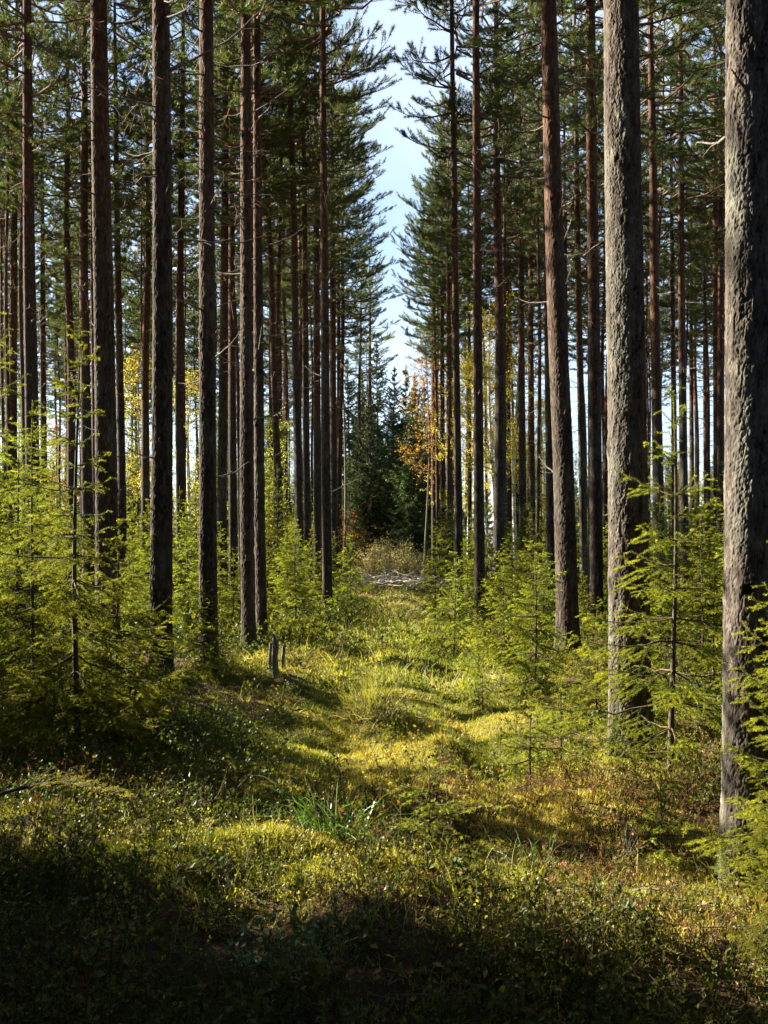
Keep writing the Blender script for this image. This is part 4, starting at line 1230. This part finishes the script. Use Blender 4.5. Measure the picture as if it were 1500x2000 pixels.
rt = random.Random(12)
proto_t = []
for k in range(34):
    y = 6.2 + 20 * rt.random() ** 1.2; x = float(path_x(y)) + rt.choice([-1, 1]) * rt.uniform(.05, 1.7)
    if k < 5:
        o = tussock('grass_tussock', 'low tuft of mixed green and straw coloured grass on the moss of the ride', 750 + x / y * F, y, (60, 80, 70, 90, 60)[k], .30, (M_GRASS, M_DRY, M_GRASS, M_SEDGE, M_DRY)[k], 40 + k, .10, .0055, (.2, 1.1), .5, mix=M_DRY)
        proto_t.append(o)
    else:
        src = proto_t[k % 5]; o = src.copy(); COL.objects.link(o)
        o.location = (x, y, gz(x, y) - .01); o.rotation_euler = (0, 0, rt.uniform(0, 6.28))
    o.scale = (rt.uniform(.7, 1.4),) * 3
    o['group'] = 'small grass tufts on the ride'

# ------------------------------------------------------------------ stakes, fallen branch, bare stems
def stake(px, d, h, r, tilt, label, seed):
    rng = np.random.default_rng(seed)
    g = Geo(); t = np.linspace(0, 1, 9)
    P = np.stack([tilt * t * h + .004 * np.sin(t * 9), .006 * np.sin(t * 7), t * h * 1.0 - .1], 1)
    th = np.linspace(0, 2 * math.pi, 10, endpoint=False)
    V, T = tubes(P[None], (r * (1 - .18 * t))[None], 10)
    top = np.arange(80, 90)
    V[top, 2] += rng.uniform(-.015, .03, 10)
    cpt = len(V); V = np.vstack([V, [[P[-1, 0], P[-1, 1], P[-1, 2] - .004]]])
    T = np.vstack([T, [[80 + i, 80 + (i + 1) % 10, cpt] for i in range(10)]])
    g.add(V, T, 0, smooth=False)
    x0 = wx(px, d)
    o = bpy.data.objects.new('broken_stump', g.mesh('broken_stump', [M_DEADWOOD])); link(o); o.location = (x0, d, gz(x0, d))
    o['label'] = label; o['category'] = 'stump'; o['group'] = 'thin broken stems beside the ride'
stake(528, 11.9, .42, .030, .02, 'left one of three thin grey broken stems beside the close pair of pines', 1)
stake(537, 11.7, .54, .042, .0, 'thickest and tallest of three grey broken stems beside the close pair of pines', 2)
stake(552, 12.1, .38, .026, .03, 'right one of three thin grey broken stems beside the close pair of pines', 3)

def bare_stem(px0, py0, px1, py1, d, label, seed, r=.006, d1=None, twigs=6):
    rng = np.random.default_rng(seed); g = Geo()
    d1 = d1 or d
    A = np.array([wx(px0, d), d, wz(py0, d)]); B = np.array([wx(px1, d1), d1, wz(py1, d1)])
    A[2] = min(A[2], gz(A[0], A[1]) + .02) if r > 0 else A[2]
    t = np.linspace(0, 1, 12)
    P = A + (B - A) * t[:, None]; P[:, 2] += .06 * np.sin(t * math.pi) * np.linalg.norm(B - A); P[1:-1] += rng.normal(size=(10, 3)) * .008
    V, T = tubes((P - A)[None], np.linspace(r, r * .3, 12)[None], 6); g.add(V, T, 0, smooth=True)
    for k in range(twigs):
        i0 = rng.integers(3, 11); e = P[i0] + unit(unit(B - A) + rng.normal(size=3) * .7) * rng.uniform(.08, .26)
        V, T = tubes((np.stack([P[i0], (P[i0] + e) / 2 + rng.normal(size=3) * .01, e]) - A)[None], np.array([[r * .5, r * .4, r * .2]]), 4); g.add(V, T, 0, smooth=True)
    o = bpy.data.objects.new('bare_stem', g.mesh('bare_stem', [M_DEADWOOD])); link(o); o.location = tuple(A)
    o['label'] = label; o['category'] = 'dead stem'
bare_stem(750, 1660, 835, 1490, 5.4, 'thin dead stem leaning over the foreground sedge', 1, d1=6.3)
bare_stem(815, 1560, 865, 1520, 6.2, 'short bent twig at the edge of the mossy rut', 2, .005, d1=6.6)
bare_stem(490, 1780, 480, 1690, 4.5, 'thin dead twig standing on the lit foreground moss', 3, .004)
bare_stem(430, 1790, 445, 1720, 4.4, 'dark crooked twig left of the upright one on the lit moss', 4, .005)
bare_stem(675, 1330, 660, 1240, 12.5, 'pale broken stem standing in the middle of the ride', 5, .009)
bare_stem(795, 1700, 800, 1640, 5.0, 'pale thin stalk in front of the low spruce seedling', 6, .004, twigs=1)
bare_stem(1210, 1700, 1235, 1640, 5.1, 'reddish dry twig beside the brown litter slope', 7, .004)
bare_stem(660, 1240, 700, 1255, 15.5, 'pale fallen twig across the grass down the ride', 8, .008)

def spruce_bough(label, loc, rz, L, seed, pitch=0.0):
    """a cut or fallen spruce branch with its needles"""
    rng = np.random.default_rng(seed)
    g = Geo(); n = 10; t = np.linspace(0, 1, n)
    B = np.stack([L * t, .05 * L * np.sin(t * 4), .10 * L * np.sin(t * 3.0) + .02], 1)
    V, T = tubes(B[None], np.linspace(.014, .003, n)[None], 6)
    st = Geo(); st.add(V, T, 0, smooth=True)
    A, E, tp = [], [], []
    m = int(L / .03)
    tt = np.linspace(.35, .99, m); s_ = np.clip((tt * (n - 1)).astype(int), 0, n - 2); fr = tt * (n - 1) - s_
    q = B[s_] * (1 - fr)[:, None] + B[s_ + 1] * fr[:, None]; dd = unit(B[s_ + 1] - B[s_]); sd = unit(np.cross(dd, [0, 0, 1.0]))
    sg = np.where(np.arange(m) % 2 == 0, 1, -1); a = R(48) + rng.normal(size=m) * .2
    dr = unit(dd * np.cos(a)[:, None] + sd * (np.sin(a) * sg)[:, None] + rng.normal(size=(m, 3)) * .14 + [0, 0, .15])
    ln = .30 * L * (1 - tt * .75) * rng.uniform(.6, 1.1, m); e = q + dr * ln[:, None]
    A.append(q); E.append(e); tp.append(tt)
    for lv in (.3, .5, .7):
        for s2 in (-1, 1):
            qq = q * (1 - lv) + e * lv; sd2 = unit(np.cross(dr, [0, 0, 1.0]))
            d2 = unit(dr * .7 + sd2 * .7 * s2 + rng.normal(size=(m, 3)) * .12)
            A.append(qq); E.append(qq + d2 * (ln * (1 - lv) * .8)[:, None]); tp.append(tt * .5 + .5)
    A.append(B[4:-1]); E.append(B[5:]); tp.append(np.full(n - 5, .6))
    A = np.concatenate(A); E = np.concatenate(E); tp = np.concatenate(tp)
    V, T = tubes(np.stack([A, E], 1), np.tile([.0018, .001], (len(A), 1)), 3); g.add(V, T, 1, smooth=True)
    cnt = np.maximum(2, (np.linalg.norm(E - A, axis=1) / .004).astype(int)); idx = np.repeat(np.arange(len(A)), cnt); N = len(idx); s = rng.random(N)
    D = unit(E - A)[idx]; rad = unit(rng.normal(size=(N, 3)))
    V, T = blades(A[idx] * (1 - s)[:, None] + E[idx] * s[:, None], unit(D * .8 + rad * .75), .013 * rng.uniform(.7, 1.2, N), np.full(N, .0024), rng)
    g.add(V, T, 0, tone=np.repeat(tp[idx] ** 1.2, 3))
    root = thing('spruce_bough', label, 'branch', loc, rz)
    root.rotation_euler = (0, pitch, rz)
    part('stick', st.mesh('stick', [M_SPRUCEBARK]), root); part('foliage', g.mesh('foliage', [M_SPRUCE, M_TWIG]), root)
x0 = wx(-60, 5.3)
spruce_bough('fallen spruce bough with green tips on the left foreground moss', (x0, 5.3, gz(x0, 5.3) + .16), R(-4), .86, 1, R(-3))
x0 = wx(790, 5.3)
spruce_bough('green spruce bough lying over the seedling in the foreground', (x0, 5.25, gz(x0, 5.25) + .10), R(8), .55, 2, R(-14))

# ------------------------------------------------------------------ ground cover
def bil_template(rng, h=.24, n_st=4, n_leaf=46, leaf=.020):
    P = []
    for k in range(n_st):
        P.append(limb_curve(rng, 0, rng.uniform(0, 6.28), h * rng.uniform(.65, 1.15), R(90 - abs(rng.normal()) * 26), 5, .05, .10))
    P = np.array(P)
    extra = []
    for k in range(n_st * 3):
        i = rng.integers(0, n_st); j = rng.integers(1, 4)
        e = P[i, j] + unit(rng.normal(size=3) * .7 + [0, 0, .9]) * h * rng.uniform(.25, .55)
        extra.append(np.stack([P[i, j] * (1 - f) + e * f for f in np.linspace(0, 1, 5)]))
    A = np.concatenate([P, np.array(extra)])
    Vs, Ts = tubes(A, np.tile(np.linspace(.0016, .0008, 5), (len(A), 1)), 3)
    i = rng.integers(0, len(A), n_leaf); s = rng.uniform(.25, 1, n_leaf) * 3.99; a = s.astype(int); fr = s - a
    Q = A[i, a] * (1 - fr)[:, None] + A[i, a + 1] * fr[:, None]
    D = unit(rng.normal(size=(n_leaf, 3)) + [0, 0, .25]); Nn = unit(rng.normal(size=(n_leaf, 3)) * .7 + [0, 0, 1])
    Vl, Tl = leaves(Q, D, Nn, leaf * rng.uniform(.7, 1.2, n_leaf), leaf * .62 * rng.uniform(.7, 1.2, n_leaf))
    return Vs, Ts, Vl, Tl

def scatter(name, temps, X, Y, scale, mats, seed, sink=.015, kind='stuff'):
    """temps: list of (V, T, mat) lists; merged into one ground-cover mesh"""
    rng = np.random.default_rng(seed)
    g = Geo(); N = len(X)
    Z = ground_z(X, Y) - sink
    which = rng.integers(0, len(temps), N)
    tone = np.clip(.5 + 1.5 * (noise2(X * .9 + 3, Y * .9, 61) - .5) + .7 * (noise2(X * 3.1, Y * 3.1, 62) - .5) + rng.normal(size=N) * .16, 0, 1)
    a = rng.uniform(0, 2 * math.pi, N); ca, sa = np.cos(a), np.sin(a)
    for k, parts in enumerate(temps):
        m = np.where(which == k)[0]
        if len(m) == 0:
            continue
        for (V, T, mat) in parts:
            W = np.empty((len(m), len(V), 3), np.float32)
            s = scale[m][:, None]
            W[:, :, 0] = X[m][:, None] + s * (ca[m][:, None] * V[None, :, 0] - sa[m][:, None] * V[None, :, 1])
            W[:, :, 1] = Y[m][:, None] + s * (sa[m][:, None] * V[None, :, 0] + ca[m][:, None] * V[None, :, 1])
            W[:, :, 2] = Z[m][:, None] + s * V[None, :, 2]
            TT = T[None] + (np.arange(len(m)) * len(V))[:, None, None]
            g.add(W.reshape(-1, 3), TT.reshape(-1, 3), mat, tone=np.repeat(tone[m], len(V)))
    return mass(name, g.mesh(name, mats), kind)

def sample(n, y0, y1, seed, pad=.6, p=1.0):
    """points inside the viewed wedge, denser near"""
    rng = np.random.default_rng(seed)
    y = y0 + (y1 - y0) * rng.random(n) ** p
    x = rng.uniform(-1, 1, n) * (.375 * y + pad)
    return x, y, rng

def offpath(x, y):
    dx = np.abs(x - path_x(y))
    return np.maximum(sstep(.85, 1.5, dx), sstep(7.0, 5.8, y))

r0 = np.random.default_rng(21)
def bt(n, **kw):
    out = []
    for k in range(n):
        Vs, Ts, Vl, Tl = bil_template(r0, **kw)
        out.append([(Vl, Tl, 0), (Vs, Ts, 1)])
    return out
T_BIL = bt(6); T_BILL = bt(4, h=.21, n_leaf=26, leaf=.033, n_st=3); T_BILS = bt(5, h=.16, n_leaf=40, leaf=.018); T_BILF = bt(4, h=.24, n_leaf=34, leaf=.034, n_st=3)

def clear_feet(x, y):
    """False on the trampled needle litter in front of the two nearest trunks"""
    ok = np.ones(len(x), bool)
    for fx, fy in ((1.80, 5.0), (1.79, 7.44)):
        ok &= ~((np.hypot((x - fx) * .9, (y - fy + .30) * .8) < .42))
    return ok

def lit_moss_gap(x, y):
    """bare mossy patches where the shrubs stand back"""
    return np.exp(-(((x + .85) / .9) ** 2 + ((y - 5.0) / .38) ** 2)) + np.exp(-(((x - .3) / 1.0) ** 2 + ((y - 4.95) / .3) ** 2)) * .8

x, y, rg = sample(3600, 2.6, 7.5, 31, .8, 1.15)
keep = rg.random(len(x)) < offpath(x, y) * (1 - np.clip(lit_moss_gap(x, y), 0, .97)) * np.clip(2.2 * noise2(x * 1.5, y * 1.5, 8) - .45, .04, 1) 
keep &= ~((x > .95) & (y < 5.0) & (rg.random(len(x)) < .72)) & clear_feet(x, y)
scatter('bilberry_cover', T_BIL + T_BILS + T_BILL, x[keep], y[keep], rg.uniform(.7, 1.25, keep.sum()), [M_BIL, M_STEM], 32)
x, y, rg = sample(5200, 7.0, 16, 33, .8, 1.1)
keep = rg.random(len(x)) < (offpath(x, y) * .95 + .05) * np.clip(2.2 * noise2(x * 1.1, y * 1.1, 8) - .45, .05, 1)
keep &= clear_feet(x, y)
scatter('bilberry_cover', T_BILF, x[keep], y[keep], rg.uniform(.6, 1.2, keep.sum()), [M_BIL, M_STEM], 34)
x, y, rg = sample(4200, 15, 40, 35, 1.0, 1.0)
keep = rg.random(len(x)) < (offpath(x, y) * .8 + .15)
scatter('bilberry_cover', T_BILF, x[keep], y[keep], rg.uniform(1.2, 2.2, keep.sum()), [M_BIL, M_STEM], 36)
# reddened patch around the big sunlit pine
rg = np.random.default_rng(37)
x = rg.normal(1.70, .50, 420); y = rg.normal(6.7, .50, 420)
x = np.concatenate([x, rg.uniform(.75, 2.0, 240)]); y = np.concatenate([y, rg.uniform(3.9, 5.6, 240)])
ok = clear_feet(x, y); x = x[ok]; y = y[ok]
scatter('reddened_bilberry_cover', T_BILS, x, y, rg.uniform(.4, .85, len(x)), [M_BILRED, M_STEM], 38)
x, y, rg = sample(800, 3.2, 9, 39, .3)
keep = rg.random(len(x)) < offpath(x, y) * (noise2(x * 1.1 + 5, y * 1.1, 12) > .58)
scatter('yellowed_bilberry_cover', T_BILS, x[keep], y[keep], rg.uniform(.7, 1.1, keep.sum()), [M_BILYEL, M_STEM], 40)

def shrub(name, label, px, d, n, spread, h, mat, seed, leaf=.02):
    rng = np.random.default_rng(seed)
    x0 = wx(px, d); z0 = gz(x0, d); g = Geo()
    for k in range(n):
        Vs, Ts, Vl, Tl = bil_template(rng, h=h, n_st=3, n_leaf=30, leaf=leaf)
        p = rng.normal(size=2) * spread
        off = np.array([p[0], p[1], gz(x0 + p[0], d + p[1]) - z0 - .01])
        g.add(Vl + off, Tl, 0, tone=rng.uniform(.3, .95)); g.add(Vs + off, Ts, 1)
    o = bpy.data.objects.new(name, g.mesh(name, [mat, M_STEM])); link(o); o.location = (x0, d, z0)
    o['label'] = label; o['category'] = 'shrub'
shrub('lingonberry_shrub', 'fresh blue-green glossy shrub at the bottom edge, in the dark foreground', 570, 3.75, 16, .15, .19, M_BILGREEN, 1, .027)
shrub('bilberry_shrub', 'yellowish bilberry shrub at the bottom edge, right of the blue-green one', 1090, 3.6, 15, .15, .20, M_BILYEL, 2, .026)
shrub('bilberry_shrub', 'small bilberry sprig with yellow leaves alone in the dark left foreground', 240, 4.0, 4, .06, .28, M_BILYEL, 3, .030)
shrub('bilberry_shrub', 'low bilberry shrub with reddish leaves at the bottom edge between the yellowish and blue-green ones', 850, 3.55, 6, .12, .17, M_BIL, 4, .022)
shrub('lingonberry_shrub', 'bright leafy shrub on the left edge beside the fallen bough', 60, 5.7, 8, .16, .22, M_BILGREEN, 5, .022)
shrub('bilberry_shrub', 'sunlit pale bilberry shrub left of the reddened patch', 1060, 6.9, 9, .18, .2, M_BILYEL, 6, .022)

# moss
def moss_template(rng, n=14, h=.035, w=.007, r=.03):
    P = np.stack([rng.normal(size=n) * r, rng.normal(size=n) * r, np.zeros(n)], 1)
    D = unit(np.stack([rng.normal(size=n) * .6, rng.normal(size=n) * .6, np.ones(n)], 1))
    V, T = blades(P, D, h * rng.uniform(.6, 1.2, n), np.full(n, w), rng)
    return [(V, T, 0)]
T_MOSS = [moss_template(r0) for k in range(6)]
T_MOSSF = [moss_template(r0, 12, .05, .014, .05) for k in range(6)]
def mossy(x, y):
    dx = np.abs(x - path_x(y))
    m = sstep(1.35, .75, dx) * sstep(6.2, 7.5, y)
    for hx, hy, hh, hr in HUMPS:
        m = np.maximum(m, np.exp(-((x - hx) ** 2 + (y - hy) ** 2) / (hr * hr)))
    return np.clip(np.maximum(m, lit_moss_gap(x, y) * 1.2), 0, 1)
x, y, rg = sample(60000, 3.0, 13, 41, .3, 1.2)
keep = rg.random(len(x)) < mossy(x, y) * (.35 + .9 * noise2(x * 2.5, y * 2.5, 15)) + .05
scatter('moss', T_MOSS, x[keep], y[keep], rg.uniform(.6, 1.3, keep.sum()), [M_MOSS], 42, .006)
x, y, rg = sample(30000, 12, 40, 43, .5, 1.0)
keep = np.abs(x - path_x(y)) < 2.2
scatter('moss', T_MOSSF, x[keep], y[keep], rg.uniform(.8, 1.6, keep.sum()), [M_MOSS], 44, .006)

# loose grass
def grass_template(rng, n, L, w, spread):
    a = rng.uniform(0, 6.28, n); P = np.stack([rng.normal(size=n) * spread, rng.normal(size=n) * spread, np.full(n, -.01)], 1)
    tl = np.abs(rng.normal(size=n)) * .5; D = unit(np.stack([np.cos(a) * np.sin(tl), np.sin(a) * np.sin(tl), np.cos(tl)], 1))
    V, T, t = ribbons(P, D, L * rng.uniform(.5, 1.1, n), w * rng.uniform(.7, 1.2, n), rng.uniform(.2, 1.2, n), rng, 5)
    return [(V, T, 0)]
T_GR = [grass_template(r0, 8, .22, .0035, .05) for k in range(6)]
T_GRF = [grass_template(r0, 10, .32, .009, .09) for k in range(6)]
x, y, rg = sample(1500, 3.2, 13, 45, .3, 1.0)
keep = rg.random(len(x)) < .25 + .5 * (noise2(x * 1.2, y * 1.2, 18) > .55)
scatter('grass', T_GR, x[keep], y[keep], rg.uniform(.6, 1.4, keep.sum()), [M_GRASS], 46, .005)
x, y, rg = sample(7000, 11.5, 42, 47, .5, 1.0)
keep = (np.abs(x - path_x(y)) < 2.6) & (rg.random(len(x)) < .9)
scatter('grass', T_GRF, x[keep], y[keep], rg.uniform(.6, 1.3, keep.sum()), [M_GRASS], 48, .005)
x, y, rg = sample(9000, 21, 40, 49, .2, .8)
keep = (np.abs(x - path_x(y)) < 1.8)
scatter('dry_grass', T_GRF, x[keep], y[keep], rg.uniform(.6, 1.1, keep.sum()), [M_DRY], 50, .005)
# needle litter and small dead twigs on the bare slope
rg = np.random.default_rng(51)
n = 5200
x = np.concatenate([rg.normal(1.35, .5, n // 2), rg.uniform(-2.3, 2.6, n // 2)]); y = np.concatenate([rg.normal(4.4, .6, n // 2), rg.uniform(2.9, 8.5, n // 2)])
a = rg.uniform(0, 6.28, n); D = unit(np.stack([np.cos(a), np.sin(a), rg.normal(size=n) * .25], 1))
V, T = blades(np.stack([x, y, ground_z(x, y) + .006], 1), D, rg.uniform(.03, .14, n), rg.uniform(.002, .005, n), rg)
g = Geo(); g.add(V, T, 0)
M_LITTER = leaf_mat('needle_litter', [(0, (.10, .05, .022)), (.5, (.22, .12, .05)), (1, (.38, .26, .14))], transl=.1)
mass('needle_litter', g.mesh('needle_litter', [M_LITTER]), 'stuff')
rl = random.Random(41)  # unseen low spruces added to block the sky glow along the left horizon
for k in range(46):
    x = rl.uniform(-42, -13.5); y = rl.uniform(-8, 34)
    if in_frame(x, y, 2.5):
        continue
    spruce(rl.choice(['mid_b', 'old_b', 'old_a']), x, y, rl.uniform(3.5, 6.0), 'bushy spruce outside the view, deep in the stand left of the ride', 'spruces deep in the left stand', name='old_spruce', wide=1.3)
rg = np.random.default_rng(91)
n = 1500
y = 3.2 + 14 * rg.random(n) ** 1.2; x = rg.uniform(-1, 1, n) * (.375 * y + .2)
D = unit(np.stack([rg.normal(size=n), rg.normal(size=n), rg.normal(size=n) * .3], 1)); Nn = unit(rg.normal(size=(n, 3)) * .35 + [0, 0, 1])
V, T = leaves(np.stack([x, y, ground_z(x, y) + rg.uniform(.012, .05, n)], 1), D, Nn, rg.uniform(.025, .05, n), rg.uniform(.018, .034, n))
g = Geo(); g.add(V, T, 0)
M_FALLEN = leaf_mat('fallen_leaves', [(0, (.16, .09, .035)), (.5, (.34, .21, .05)), (1, (.48, .38, .10))], transl=.25)
mass('fallen_leaves', g.mesh('fallen_leaves', [M_FALLEN]), 'stuff')
rg = np.random.default_rng(92)
g = Geo(); P = []
for k in range(420):
    yy_ = 3.2 + 12 * rg.random() ** 1.2; xx_ = rg.uniform(-1, 1) * (.375 * yy_ + .2); L = rg.uniform(.08, .5)
    c = limb_curve(rg, 0, rg.uniform(0, 6.28), L, R(rg.normal() * 10 + 6), 5, .04, .10) + [xx_, yy_, 0]
    c[:, 2] += ground_z(c[:, 0], c[:, 1]) + .012
    P.append(c)
V, T = tubes(np.array(P), np.tile(np.linspace(.0035, .0012, 5), (len(P), 1)), 4); g.add(V, T, 0, smooth=True)
mass('twig_litter', g.mesh('twig_litter', [M_DEADWOOD]), 'stuff')
print('scene built'); print({k: len(v[1].polygons) for k, v in SPR.items()}, [len(c.polygons) for c in CROWNS])
